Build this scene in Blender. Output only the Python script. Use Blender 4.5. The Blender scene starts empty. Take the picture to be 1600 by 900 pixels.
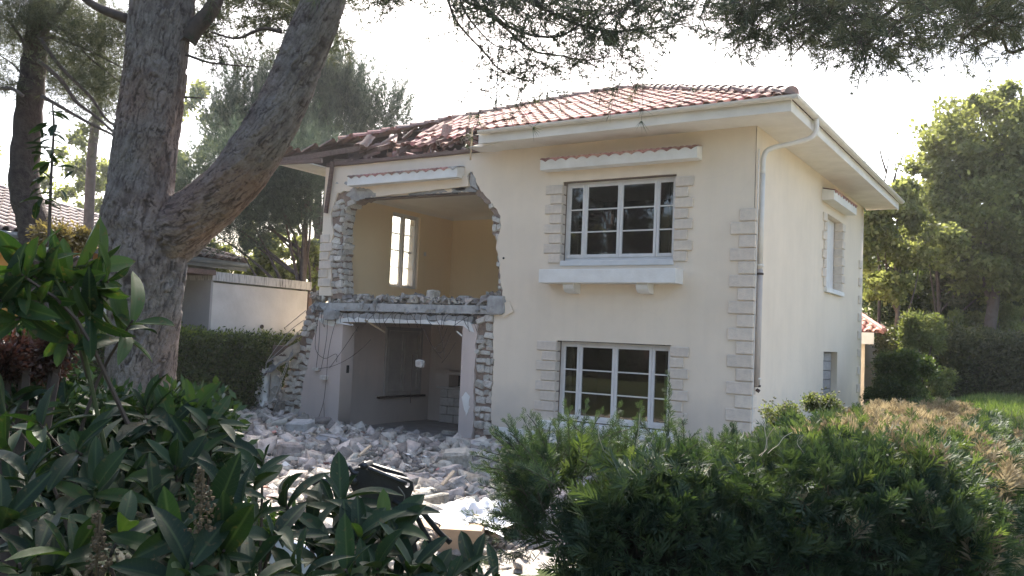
import bpy, math, random
import numpy as np
from mathutils import Vector, Matrix
R = math.radians
rng = np.random.default_rng(7)
random.seed(7)
C = bpy.context.scene.collection
SC = bpy.context.scene

# ------------------------------------------------------------ camera, sky, sun, exposure
CAM = dict(cx=4.3419, cy=-14.1578, cz=1.8712, yaw=32.649, pitch=3.341, roll=2.411, f=1349.56)
_y, _p, _r = R(CAM['yaw']), R(CAM['pitch']), R(CAM['roll'])
FW = np.array([-math.sin(_y)*math.cos(_p), math.cos(_y)*math.cos(_p), math.sin(_p)])
_rt = np.array([math.cos(_y), math.sin(_y), 0.0]); _up = np.cross(_rt, FW)
RT = math.cos(_r)*_rt + math.sin(_r)*_up
UP = -math.sin(_r)*_rt + math.cos(_r)*_up
EYE = np.array([CAM['cx'], CAM['cy'], CAM['cz']]); FL = CAM['f']
cd = bpy.data.cameras.new('camera'); co = bpy.data.objects.new('camera', cd); C.objects.link(co)
M = Matrix(((RT[0], UP[0], -FW[0], EYE[0]), (RT[1], UP[1], -FW[1], EYE[1]), (RT[2], UP[2], -FW[2], EYE[2]), (0, 0, 0, 1)))
co.matrix_world = M
cd.sensor_width = 36; cd.lens = FL/1600*36; cd.clip_start = .1; cd.clip_end = 900
SC.camera = co
SUN_EL = 45.0; SUN_AZ = (-0.56, 0.83)
w = bpy.data.worlds.new('World'); SC.world = w; w.use_nodes = True
nt = w.node_tree; bg = nt.nodes['Background']; sky = nt.nodes.new('ShaderNodeTexSky')
sky.sky_type = 'NISHITA'; sky.sun_disc = False; sky.sun_elevation = R(SUN_EL)
sky.sun_rotation = math.atan2(SUN_AZ[0], SUN_AZ[1]) % (2*math.pi)
sky.air_density = 1.0; sky.dust_density = 4.0; sky.ozone_density = 1.0
nt.links.new(sky.outputs[0], bg.inputs[0]); bg.inputs[1].default_value = 0.15
sd = bpy.data.lights.new('sun', 'SUN'); so = bpy.data.objects.new('sun', sd); C.objects.link(so)
sd.energy = 4.4; sd.angle = R(0.55); sd.color = (1, .94, .84)
so.rotation_euler = Vector((SUN_AZ[0]*math.cos(R(SUN_EL)), SUN_AZ[1]*math.cos(R(SUN_EL)), math.sin(R(SUN_EL)))).to_track_quat('Z', 'Y').to_euler()
SC.view_settings.view_transform = 'Standard'; SC.view_settings.look = 'None'
SC.view_settings.gamma = 1; SC.view_settings.exposure = 1.72
SC.cycles.max_bounces = 10; SC.cycles.diffuse_bounces = 8; SC.cycles.transparent_max_bounces = 12

# a point of the real place from where the survey picture shows it, on a known plane
def _ray(u, v): return FW + RT*(u-800)/FL - UP*(v-450)/FL
def on(ax, u, v, val):
    d = _ray(u, v); return EYE + d*((val-EYE[ax])/d[ax])
def PX(u, v, val=0.0): return on(0, u, v, val)
def PY(u, v, val=0.0): return on(1, u, v, val)
def PZ(u, v, val=0.0): return on(2, u, v, val)
def PD(u, v, dist): return EYE + _ray(u, v)*dist
def xz(u, v, val=0.0):
    p = PY(u, v, val); return (p[0], p[2])

# ------------------------------------------------------------ materials
def nodes(name):
    m = bpy.data.materials.new(name); m.use_nodes = True
    return m, m.node_tree, m.node_tree.nodes['Principled BSDF']
def mat(name, c1, c2=None, rough=.85, scale=6, detail=6, bump=0, bscale=None, objrand=0, spec=.3, stretch=None, metal=0, c3=None, dist=0, vor=0):
    """two or three tone noise colour + bump, optionally varied per object"""
    m, t, b = nodes(name); L = t.links
    tc = t.nodes.new('ShaderNodeTexCoord'); mp = t.nodes.new('ShaderNodeMapping')
    L.new(tc.outputs['Object'], mp.inputs[0])
    if stretch: mp.inputs['Scale'].default_value = stretch
    nz = t.nodes.new('ShaderNodeTexNoise'); nz.inputs['Scale'].default_value = scale; nz.inputs['Detail'].default_value = detail
    nz.inputs['Roughness'].default_value = .6; nz.inputs['Distortion'].default_value = dist
    L.new(mp.outputs[0], nz.inputs['Vector'])
    cr = t.nodes.new('ShaderNodeValToRGB'); e = cr.color_ramp.elements
    e[0].position = .32; e[1].position = .68
    e[0].color = (*c1, 1); e[1].color = (*(c2 or c1), 1)
    if c3: x = e.new(.5); x.color = (*c3, 1)
    L.new(nz.outputs['Fac'], cr.inputs[0]); col = cr.outputs[0]
    if objrand:
        oi = t.nodes.new('ShaderNodeObjectInfo'); at = t.nodes.new('ShaderNodeAttribute'); at.attribute_name = 'rnd'
        ad = t.nodes.new('ShaderNodeMath'); ad.operation = 'ADD'; L.new(oi.outputs['Random'], ad.inputs[0]); L.new(at.outputs['Fac'], ad.inputs[1])
        fr = t.nodes.new('ShaderNodeMath'); fr.operation = 'FRACT'; L.new(ad.outputs[0], fr.inputs[0])
        mr = t.nodes.new('ShaderNodeMapRange'); mr.inputs['To Min'].default_value = 1-objrand; mr.inputs['To Max'].default_value = 1+objrand
        L.new(fr.outputs[0], mr.inputs['Value'])
        hs = t.nodes.new('ShaderNodeHueSaturation'); L.new(mr.outputs[0], hs.inputs['Value']); L.new(col, hs.inputs['Color'])
        m2 = t.nodes.new('ShaderNodeMapRange'); m2.inputs['To Min'].default_value = .5-objrand*.05; m2.inputs['To Max'].default_value = .5+objrand*.05
        mu = t.nodes.new('ShaderNodeMath'); mu.operation = 'MULTIPLY'; mu.inputs[1].default_value = 7.3; L.new(fr.outputs[0], mu.inputs[0])
        f2 = t.nodes.new('ShaderNodeMath'); f2.operation = 'FRACT'; L.new(mu.outputs[0], f2.inputs[0]); L.new(f2.outputs[0], m2.inputs['Value']); L.new(m2.outputs[0], hs.inputs['Hue'])
        col = hs.outputs[0]
    L.new(col, b.inputs['Base Color'])
    b.inputs['Roughness'].default_value = rough; b.inputs['Metallic'].default_value = metal
    b.inputs['Specular IOR Level'].default_value = spec
    if bump:
        n2 = t.nodes.new('ShaderNodeTexNoise'); n2.inputs['Scale'].default_value = bscale or scale*5; n2.inputs['Detail'].default_value = 5
        L.new(mp.outputs[0], n2.inputs['Vector'])
        bp = t.nodes.new('ShaderNodeBump'); bp.inputs['Strength'].default_value = bump; bp.inputs['Distance'].default_value = .02
        L.new(n2.outputs['Fac'], bp.inputs['Height']); L.new(bp.outputs[0], b.inputs['Normal'])
    return m
def leafmat(name, dark, light, trans=.35, rough=.5, tr_col=None, spec=.3, rib=False):
    m, t, b = nodes(name); L = t.links
    oi = t.nodes.new('ShaderNodeObjectInfo'); at = t.nodes.new('ShaderNodeAttribute'); at.attribute_name = 'rnd'
    ad = t.nodes.new('ShaderNodeMath'); ad.operation = 'ADD'; L.new(oi.outputs['Random'], ad.inputs[0]); L.new(at.outputs['Fac'], ad.inputs[1])
    fr = t.nodes.new('ShaderNodeMath'); fr.operation = 'FRACT'; L.new(ad.outputs[0], fr.inputs[0])
    cr = t.nodes.new('ShaderNodeValToRGB'); e = cr.color_ramp.elements
    e[0].color = (*dark, 1); e[1].color = (*light, 1); e[0].position = .1; e[1].position = .95
    L.new(fr.outputs[0], cr.inputs[0]); col = cr.outputs[0]
    if rib:   # paler midrib and side veins, leaf runs along its own Y
        tc = t.nodes.new('ShaderNodeTexCoord'); sx = t.nodes.new('ShaderNodeSeparateXYZ'); L.new(tc.outputs['Object'], sx.inputs[0])
        ab = t.nodes.new('ShaderNodeMath'); ab.operation = 'ABSOLUTE'; L.new(sx.outputs['X'], ab.inputs[0])
        mr = t.nodes.new('ShaderNodeMapRange'); mr.inputs['From Min'].default_value = .008; mr.inputs['From Max'].default_value = .022
        mr.inputs['To Min'].default_value = .55; mr.inputs['To Max'].default_value = 0; L.new(ab.outputs[0], mr.inputs['Value'])
        a1 = t.nodes.new('ShaderNodeMath'); a1.operation = 'MULTIPLY_ADD'; a1.inputs[1].default_value = -.9; L.new(ab.outputs[0], a1.inputs[0]); L.new(sx.outputs['Y'], a1.inputs[2])
        s1 = t.nodes.new('ShaderNodeMath'); s1.operation = 'MULTIPLY'; s1.inputs[1].default_value = 95; L.new(a1.outputs[0], s1.inputs[0])
        s2 = t.nodes.new('ShaderNodeMath'); s2.operation = 'SINE'; L.new(s1.outputs[0], s2.inputs[0])
        m3 = t.nodes.new('ShaderNodeMapRange'); m3.inputs['From Min'].default_value = .8; m3.inputs['From Max'].default_value = 1; m3.inputs['To Max'].default_value = .14; L.new(s2.outputs[0], m3.inputs['Value'])
        mxm = t.nodes.new('ShaderNodeMath'); mxm.operation = 'MAXIMUM'; L.new(mr.outputs[0], mxm.inputs[0]); L.new(m3.outputs[0], mxm.inputs[1])
        mx = t.nodes.new('ShaderNodeMixRGB'); L.new(mxm.outputs[0], mx.inputs[0]); L.new(col, mx.inputs[1]); mx.inputs[2].default_value = (.06, .085, .035, 1)
        nb_ = t.nodes.new('ShaderNodeTexNoise'); nb_.inputs['Scale'].default_value = 7; nb_.inputs['Detail'].default_value = 5
        vo = t.nodes.new('ShaderNodeVectorMath'); vo.operation = 'ADD'; L.new(tc.outputs['Object'], vo.inputs[0]); rs = t.nodes.new('ShaderNodeMath'); rs.operation = 'MULTIPLY'; rs.inputs[1].default_value = 37; L.new(oi.outputs['Random'], rs.inputs[0]); L.new(rs.outputs[0], vo.inputs[1]); L.new(vo.outputs[0], nb_.inputs['Vector'])
        mb_ = t.nodes.new('ShaderNodeMapRange'); mb_.inputs['From Min'].default_value = .60; mb_.inputs['From Max'].default_value = .68; mb_.inputs['To Max'].default_value = .7; L.new(nb_.outputs['Fac'], mb_.inputs['Value'])
        m5 = t.nodes.new('ShaderNodeMixRGB'); L.new(mb_.outputs[0], m5.inputs[0]); L.new(mx.outputs[0], m5.inputs[1]); m5.inputs[2].default_value = (.085, .065, .03, 1); col = m5.outputs[0]
        rr_ = t.nodes.new('ShaderNodeMapRange'); rr_.inputs['To Min'].default_value = .38; rr_.inputs['To Max'].default_value = .75; L.new(nb_.outputs['Fac'], rr_.inputs['Value']); L.new(rr_.outputs[0], b.inputs['Roughness'])
    L.new(col, b.inputs['Base Color']); b.inputs['Roughness'].default_value = rough; b.inputs['Specular IOR Level'].default_value = spec
    tl = t.nodes.new('ShaderNodeBsdfTranslucent'); mu = t.nodes.new('ShaderNodeMixRGB'); mu.blend_type = 'MULTIPLY'; mu.inputs[0].default_value = 1
    L.new(col, mu.inputs[1]); mu.inputs[2].default_value = (*(tr_col or (1.9, 2.0, .8)), 1); L.new(mu.outputs[0], tl.inputs[0])
    ms = t.nodes.new('ShaderNodeMixShader'); ms.inputs[0].default_value = trans
    L.new(b.outputs[0], ms.inputs[1]); L.new(tl.outputs[0], ms.inputs[2]); L.new(ms.outputs[0], t.nodes['Material Output'].inputs[0])
    return m
def tinted(name, f):   # wall paint: base tone with broad stains and drips
    m, t, b = nodes(name); L = t.links
    tc = t.nodes.new('ShaderNodeTexCoord')
    n1 = t.nodes.new('ShaderNodeTexNoise'); n1.inputs['Scale'].default_value = .55; n1.inputs['Detail'].default_value = 7; n1.inputs['Roughness'].default_value = .62
    L.new(tc.outputs['Object'], n1.inputs['Vector'])
    mp = t.nodes.new('ShaderNodeMapping'); mp.inputs['Scale'].default_value = (5, 5, .35); L.new(tc.outputs['Object'], mp.inputs[0])
    n2 = t.nodes.new('ShaderNodeTexNoise'); n2.inputs['Scale'].default_value = 1.2; n2.inputs['Detail'].default_value = 6; L.new(mp.outputs[0], n2.inputs['Vector'])
    c1 = t.nodes.new('ShaderNodeValToRGB'); c1.color_ramp.elements[0].position = .3; c1.color_ramp.elements[1].position = .62
    c1.color_ramp.elements[0].color = (*f['stain'], 1); c1.color_ramp.elements[1].color = (*f['base'], 1); L.new(n1.outputs['Fac'], c1.inputs[0])
    c2 = t.nodes.new('ShaderNodeValToRGB'); c2.color_ramp.elements[0].position = .3; c2.color_ramp.elements[1].position = .55
    c2.color_ramp.elements[0].color = (f.get('drip', .88),)*3+(1,); c2.color_ramp.elements[1].color = (1, 1, 1, 1); L.new(n2.outputs['Fac'], c2.inputs[0])
    mx = t.nodes.new('ShaderNodeMixRGB'); mx.blend_type = 'MULTIPLY'; mx.inputs[0].default_value = 1
    L.new(c1.outputs[0], mx.inputs[1]); L.new(c2.outputs[0], mx.inputs[2]); L.new(mx.outputs[0], b.inputs['Base Color'])
    vd = t.nodes.new('ShaderNodeTexVoronoi'); vd.feature = 'DISTANCE_TO_EDGE'; vd.inputs['Scale'].default_value = .42
    wn = t.nodes.new('ShaderNodeTexNoise'); wn.inputs['Scale'].default_value = 2.2; wn.inputs['Detail'].default_value = 8; L.new(tc.outputs['Object'], wn.inputs['Vector'])
    va = t.nodes.new('ShaderNodeMixRGB'); va.inputs[0].default_value = .16; L.new(tc.outputs['Object'], va.inputs[1]); L.new(wn.outputs['Color'], va.inputs[2]); L.new(va.outputs[0], vd.inputs['Vector'])
    cm = t.nodes.new('ShaderNodeMapRange'); cm.inputs['From Max'].default_value = .0035; cm.inputs['To Min'].default_value = .97; cm.inputs['To Max'].default_value = 1; L.new(vd.outputs[0], cm.inputs['Value'])
    n5 = t.nodes.new('ShaderNodeTexNoise'); n5.inputs['Scale'].default_value = .5; L.new(tc.outputs['Object'], n5.inputs['Vector'])
    k5 = t.nodes.new('ShaderNodeMath'); k5.operation = 'GREATER_THAN'; k5.inputs[1].default_value = .52; L.new(n5.outputs['Fac'], k5.inputs[0])
    cx = t.nodes.new('ShaderNodeMixRGB'); cx.blend_type = 'MULTIPLY'; L.new(k5.outputs[0], cx.inputs[0]); L.new(mx.outputs[0], cx.inputs[1]); L.new(cm.outputs[0], cx.inputs[2])
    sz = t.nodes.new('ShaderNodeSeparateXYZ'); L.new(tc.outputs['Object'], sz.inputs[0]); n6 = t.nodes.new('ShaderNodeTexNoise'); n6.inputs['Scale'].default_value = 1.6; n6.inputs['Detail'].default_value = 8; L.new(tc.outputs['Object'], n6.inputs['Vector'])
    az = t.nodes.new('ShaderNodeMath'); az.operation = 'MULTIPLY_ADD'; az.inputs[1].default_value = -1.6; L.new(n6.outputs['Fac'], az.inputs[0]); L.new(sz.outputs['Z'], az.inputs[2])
    mz = t.nodes.new('ShaderNodeMapRange'); mz.inputs['From Min'].default_value = -.6; mz.inputs['From Max'].default_value = .35; mz.inputs['To Min'].default_value = f.get('foot_tone', .45); mz.inputs['To Max'].default_value = 0; L.new(az.outputs[0], mz.inputs['Value'])  # greyer towards the wall foot, edge broken up by noise
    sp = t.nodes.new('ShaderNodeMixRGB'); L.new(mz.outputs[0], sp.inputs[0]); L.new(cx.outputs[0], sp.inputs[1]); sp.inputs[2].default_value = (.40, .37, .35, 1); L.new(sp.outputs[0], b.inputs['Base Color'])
    n3 = t.nodes.new('ShaderNodeTexNoise'); n3.inputs['Scale'].default_value = 60; n3.inputs['Detail'].default_value = 4; L.new(tc.outputs['Object'], n3.inputs['Vector'])
    bp = t.nodes.new('ShaderNodeBump'); bp.inputs['Strength'].default_value = .35; bp.inputs['Distance'].default_value = .006
    L.new(n3.outputs['Fac'], bp.inputs['Height']); L.new(bp.outputs[0], b.inputs['Normal'])
    b.inputs['Roughness'].default_value = .9; b.inputs['Specular IOR Level'].default_value = .2
    return m

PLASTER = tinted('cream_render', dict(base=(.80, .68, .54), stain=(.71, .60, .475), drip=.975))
PLASTER_IN = tinted('pinkish_inner_plaster', dict(base=(.66, .545, .48), stain=(.56, .46, .41), drip=.94))
YELLOW = tinted('yellow_paint', dict(base=(.90, .72, .46), stain=(.87, .69, .435), drip=.98))
CEIL = mat('ceiling_white', (.78, .72, .62), (.72, .66, .56), scale=2)
WHITEP = mat('white_masonry_paint', (.80, .78, .74), (.70, .67, .62), scale=3, bump=.2, bscale=40)
SOFFIT = mat('soffit_paint', (.78, .74, .68), (.66, .62, .56), scale=1.8, bump=.1)
FRAME = mat('white_window_paint', (.72, .69, .66), (.64, .61, .58), rough=.45, scale=5, spec=.5)
PVC = mat('cream_gutter_plastic', (.74, .69, .62), (.62, .57, .50), rough=.45, scale=2.5, spec=.5)
QUOIN = mat('cast_quoin', (.72, .62, .51), (.60, .515, .43), scale=9, bump=.5, bscale=55, objrand=.06)
STONE = mat('white_limestone', (.72, .67, .60), (.46, .40, .34), scale=7, bump=.9, bscale=30, objrand=.22, c3=(.66, .61, .54))
MORTAR = mat('broken_mortar', (.33, .25, .20), (.20, .145, .115), scale=9, bump=1, bscale=30)
CONC = mat('broken_concrete', (.44, .43, .41), (.28, .27, .26), scale=8, bump=.9, bscale=35, objrand=.15)
RUB = mat('rubble_pieces', (.46, .41, .355), (.23, .20, .17), scale=9, bump=.9, bscale=30, objrand=.5, c3=(.40, .36, .315), stretch=None)
DUST = mat('rubble_dust', (.40, .36, .32), (.23, .205, .18), scale=5, detail=10, bump=1, bscale=28)
TILE = mat('terracotta_tile', (.36, .155, .12), (.26, .11, .09), rough=.8, scale=9, bump=.3, objrand=.33, spec=.25, c3=(.42, .235, .19))
TILE_OLD = mat('weathered_tile', (.20, .155, .135), (.34, .20, .16), rough=.7, scale=7, bump=.5, objrand=.3)
TILE_N = mat('neighbour_tile', (.30, .225, .19), (.19, .15, .135), rough=.6, scale=9, bump=.4, objrand=.25, spec=.4)
WOOD = mat('old_roof_timber', (.20, .13, .105), (.11, .075, .06), scale=3, stretch=(1, 12, 12), bump=.5)
PLANK = mat('split_plank', (.62, .50, .36), (.44, .33, .22), scale=3, stretch=(12, 1, 12), bump=.4)
SHUTTER = mat('shutter_paint', (.40, .355, .33), (.33, .29, .27), scale=4)
RUST = mat('rusty_bar', (.085, .055, .045), (.045, .035, .03), scale=20, rough=.8)
BLOCK = mat('breeze_block', (.60, .56, .53), (.48, .44, .41), scale=12, bump=.6, objrand=.08)
BLOCKG = mat('grey_breeze_block', (.46, .42, .39), (.34, .31, .29), scale=12, bump=.8, objrand=.1)
DARKV = mat('dark_void', (.02, .02, .02), rough=1)
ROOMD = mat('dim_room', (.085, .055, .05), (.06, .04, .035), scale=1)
FLOORM = mat('dusty_floor', (.36, .34, .33), (.25, .235, .225), scale=3, bump=.4)
BLACK = mat('black_machine_paint', (.016, .016, .018), (.03, .03, .032), rough=.38, scale=12, spec=.5, bump=.1)
RUBBER = mat('hose_rubber', (.012, .012, .012), rough=.6)
STEEL = mat('worn_steel', (.35, .34, .33), (.2, .19, .18), rough=.35, metal=.8)
PLASTIC = mat('white_plastic_sheet', (.80, .80, .82), (.66, .67, .70), rough=.35, scale=3, spec=.5)
SHEETG = mat('grey_fibre_sheet', (.42, .41, .40), (.24, .235, .23), scale=5, bump=.5)
ORANGE = mat('orange_wall', (.72, .34, .08), (.62, .29, .07), scale=2)
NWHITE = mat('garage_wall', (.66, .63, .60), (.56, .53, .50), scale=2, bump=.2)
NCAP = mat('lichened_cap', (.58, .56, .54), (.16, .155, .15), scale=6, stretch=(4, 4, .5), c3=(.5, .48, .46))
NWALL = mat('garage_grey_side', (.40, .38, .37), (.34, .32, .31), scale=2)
ZINC = mat('grey_gutter', (.16, .18, .18), (.11, .12, .12), rough=.5, scale=3)
def grass_ground():
    m = mat('lawn_earth', (.04, .055, .022), (.085, .07, .045), scale=2.2, detail=10, bump=.8, bscale=25, c3=(.055, .065, .028), spec=.03, rough=1); return m
GROUND = grass_ground()
GRASS = leafmat('grass_blades', (.06, .10, .03), (.15, .19, .07), .3, .6)
LAUREL = leafmat('laurel_leaf', (.009, .021, .010), (.022, .042, .017), .12, .5, (2.0, 2.4, .8), .22, rib=True)
LAURELY = leafmat('young_laurel_leaf', (.018, .040, .014), (.045, .075, .024), .28, .5, (1.9, 2.2, .7), .22, rib=True)
PHOT = leafmat('shrub_leaf', (.018, .04, .016), (.04, .065, .025), .25, .4)
REDL = leafmat('reddish_bud', (.03, .022, .016), (.08, .04, .03), .3, .5, (1.5, 1, .8))
JUN = leafmat('juniper_spray', (.026, .046, .027), (.066, .094, .048), .22, .65)
JUNL = leafmat('bright_juniper_spray', (.04, .062, .026), (.09, .115, .05), .3, .7)
DRY = leafmat('dry_juniper_spray', (.16, .125, .075), (.36, .30, .19), .3, .8, (1.2, 1.15, 1))
HEDGE = leafmat('privet_leaf', (.03, .05, .018), (.075, .10, .035), .35, .5)
DECI = leafmat('spring_leaf', (.10, .115, .045), (.21, .225, .10), .5, .6, (1.7, 1.7, 1.0), .2)
MIRD = leafmat('deep_green_leaf', (.008, .013, .007), (.022, .03, .012), .15, .7, None, .1)
DECD = leafmat('dark_leaf', (.035, .048, .022), (.085, .10, .045), .35, .6, None, .2)
NEED = leafmat('pine_needle', (.05, .062, .042), (.12, .13, .08), .22, .6, (1.5, 1.5, .9))
NEEDB = leafmat('blue_pine_needle', (.05, .072, .058), (.115, .14, .105), .22, .6, (1.4, 1.5, 1.1))
BARK = None
def barkmat(name, a, b_, c, sc=9):
    m, t, b = nodes(name); L = t.links
    at = t.nodes.new('ShaderNodeAttribute'); at.attribute_name = 'crack'
    tc = t.nodes.new('ShaderNodeTexCoord')
    nz = t.nodes.new('ShaderNodeTexNoise'); nz.inputs['Scale'].default_value = sc; nz.inputs['Detail'].default_value = 8; L.new(tc.outputs['Object'], nz.inputs['Vector'])
    n2 = t.nodes.new('ShaderNodeTexNoise'); n2.inputs['Scale'].default_value = 1.1; n2.inputs['Detail'].default_value = 3; L.new(tc.outputs['Object'], n2.inputs['Vector'])
    cr = t.nodes.new('ShaderNodeValToRGB'); cr.color_ramp.elements[0].color = (*a, 1); cr.color_ramp.elements[1].color = (*b_, 1)
    cr.color_ramp.elements[0].position = .3; cr.color_ramp.elements[1].position = .7
    L.new(nz.outputs['Fac'], cr.inputs[0])
    c2 = t.nodes.new('ShaderNodeMixRGB'); mr2 = t.nodes.new('ShaderNodeMapRange'); mr2.inputs['From Min'].default_value = .45; mr2.inputs['From Max'].default_value = .65; mr2.inputs['To Max'].default_value = .6
    L.new(n2.outputs['Fac'], mr2.inputs['Value']); L.new(mr2.outputs[0], c2.inputs[0]); L.new(cr.outputs[0], c2.inputs[1]); c2.inputs[2].default_value = (*c, 1)
    mx = t.nodes.new('ShaderNodeMixRGB'); L.new(at.outputs['Fac'], mx.inputs[0]); L.new(c2.outputs[0], mx.inputs[1]); mx.inputs[2].default_value = (.035, .024, .02, 1)
    L.new(mx.outputs[0], b.inputs['Base Color']); b.inputs['Roughness'].default_value = .9; b.inputs['Specular IOR Level'].default_value = .2
    n3 = t.nodes.new('ShaderNodeTexNoise'); n3.inputs['Scale'].default_value = 34; n3.inputs['Detail'].default_value = 6; L.new(tc.outputs['Object'], n3.inputs['Vector'])
    bp = t.nodes.new('ShaderNodeBump'); bp.inputs['Strength'].default_value = 1; bp.inputs['Distance'].default_value = .02; L.new(n3.outputs['Fac'], bp.inputs['Height']); L.new(bp.outputs[0], b.inputs['Normal'])
    return m
BARK = barkmat('pine_bark', (.145, .118, .105), (.27, .235, .215), (.24, .14, .10))
BARKD = barkmat('dark_bark', (.085, .068, .062), (.14, .12, .11), (.13, .09, .075))
TWIG = mat('twig_bark', (.10, .075, .06), (.06, .045, .04), scale=12)
def glassmat():
    m, t, b = nodes('window_glass'); L = t.links
    fr = t.nodes.new('ShaderNodeFresnel'); fr.inputs[0].default_value = 1.6
    tr = t.nodes.new('ShaderNodeBsdfTransparent'); tr.inputs[0].default_value = (.55, .55, .55, 1)
    gl = t.nodes.new('ShaderNodeBsdfGlossy'); gl.inputs['Roughness'].default_value = .015
    ad = t.nodes.new('ShaderNodeMath'); ad.operation = 'MULTIPLY_ADD'; ad.inputs[1].default_value = 1.0; ad.inputs[2].default_value = .02; L.new(fr.outputs[0], ad.inputs[0])
    ms = t.nodes.new('ShaderNodeMixShader'); L.new(ad.outputs[0], ms.inputs[0]); L.new(tr.outputs[0], ms.inputs[1]); L.new(gl.outputs[0], ms.inputs[2])
    L.new(ms.outputs[0], t.nodes['Material Output'].inputs[0]); return m
GLASS = glassmat()
def clearglass():
    m, t, b = nodes('clear_glass'); L = t.links; tr = t.nodes.new('ShaderNodeBsdfTransparent'); tr.inputs[0].default_value = (.96, .97, .96, 1)
    gl = t.nodes.new('ShaderNodeBsdfGlossy'); gl.inputs['Roughness'].default_value = .02; ms = t.nodes.new('ShaderNodeMixShader'); ms.inputs[0].default_value = .07
    L.new(tr.outputs[0], ms.inputs[1]); L.new(gl.outputs[0], ms.inputs[2]); L.new(ms.outputs[0], t.nodes['Material Output'].inputs[0]); return m
GLASSC = clearglass()
def clothmat(name, col, tr):
    m, t, b = nodes(name); L = t.links; b.inputs['Base Color'].default_value = (*col, 1); b.inputs['Roughness'].default_value = .9
    tl = t.nodes.new('ShaderNodeBsdfTranslucent'); tl.inputs[0].default_value = (*col, 1)
    ms = t.nodes.new('ShaderNodeMixShader'); ms.inputs[0].default_value = tr; L.new(b.outputs[0], ms.inputs[1]); L.new(tl.outputs[0], ms.inputs[2])
    tp_ = t.nodes.new('ShaderNodeBsdfTransparent'); m3 = t.nodes.new('ShaderNodeMixShader'); m3.inputs[0].default_value = .55 if tr > .5 else 0
    L.new(ms.outputs[0], m3.inputs[1]); L.new(tp_.outputs[0], m3.inputs[2]); L.new(m3.outputs[0], t.nodes['Material Output'].inputs[0]); return m
LACE = clothmat('lace_curtain', (.93, .92, .90), .85)
DRAPE = clothmat('grey_drape', (.5, .48, .45), .3)

# ------------------------------------------------------------ helpers
def link(name, me, m=None, parent=None, loc=None):
    o = bpy.data.objects.new(name, me); C.objects.link(o)
    if m is not None and me is not None and not me.materials: me.materials.append(m)
    if parent is not None: o.parent = parent
    if loc is not None: o.location = loc
    return o
def tag(o, label=None, cat=None, group=None, kind=None):
    if label: o['label'] = label
    if cat: o['category'] = cat
    if group: o['group'] = group
    if kind: o['kind'] = kind
    return o
def thing(name, label, cat, loc=(0, 0, 0), group=None):
    o = bpy.data.objects.new(name, None); C.objects.link(o); o.location = loc; o.empty_display_size = .3
    return tag(o, label, cat, group)
def npmesh(name, V, F, rnd=None, smooth=False, crack=None):
    """V (n,3), F (m,k) arrays"""
    V = np.asarray(V, np.float32); F = np.asarray(F, np.int32)
    me = bpy.data.meshes.new(name); me.vertices.add(len(V)); me.vertices.foreach_set('co', V.ravel())
    k = F.shape[1]; me.loops.add(F.size); me.loops.foreach_set('vertex_index', F.ravel())
    me.polygons.add(len(F)); me.polygons.foreach_set('loop_start', np.arange(0, F.size, k, dtype=np.int32))
    me.polygons.foreach_set('loop_total', np.full(len(F), k, np.int32))
    if smooth: me.polygons.foreach_set('use_smooth', np.ones(len(F), bool))
    me.update(calc_edges=True)
    if rnd is not None:
        a = me.attributes.new('rnd', 'FLOAT', 'POINT'); a.data.foreach_set('value', np.asarray(rnd, np.float32))
    if crack is not None:
        a = me.attributes.new('crack', 'FLOAT', 'POINT'); a.data.foreach_set('value', np.asarray(crack, np.float32))
    return me
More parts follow.
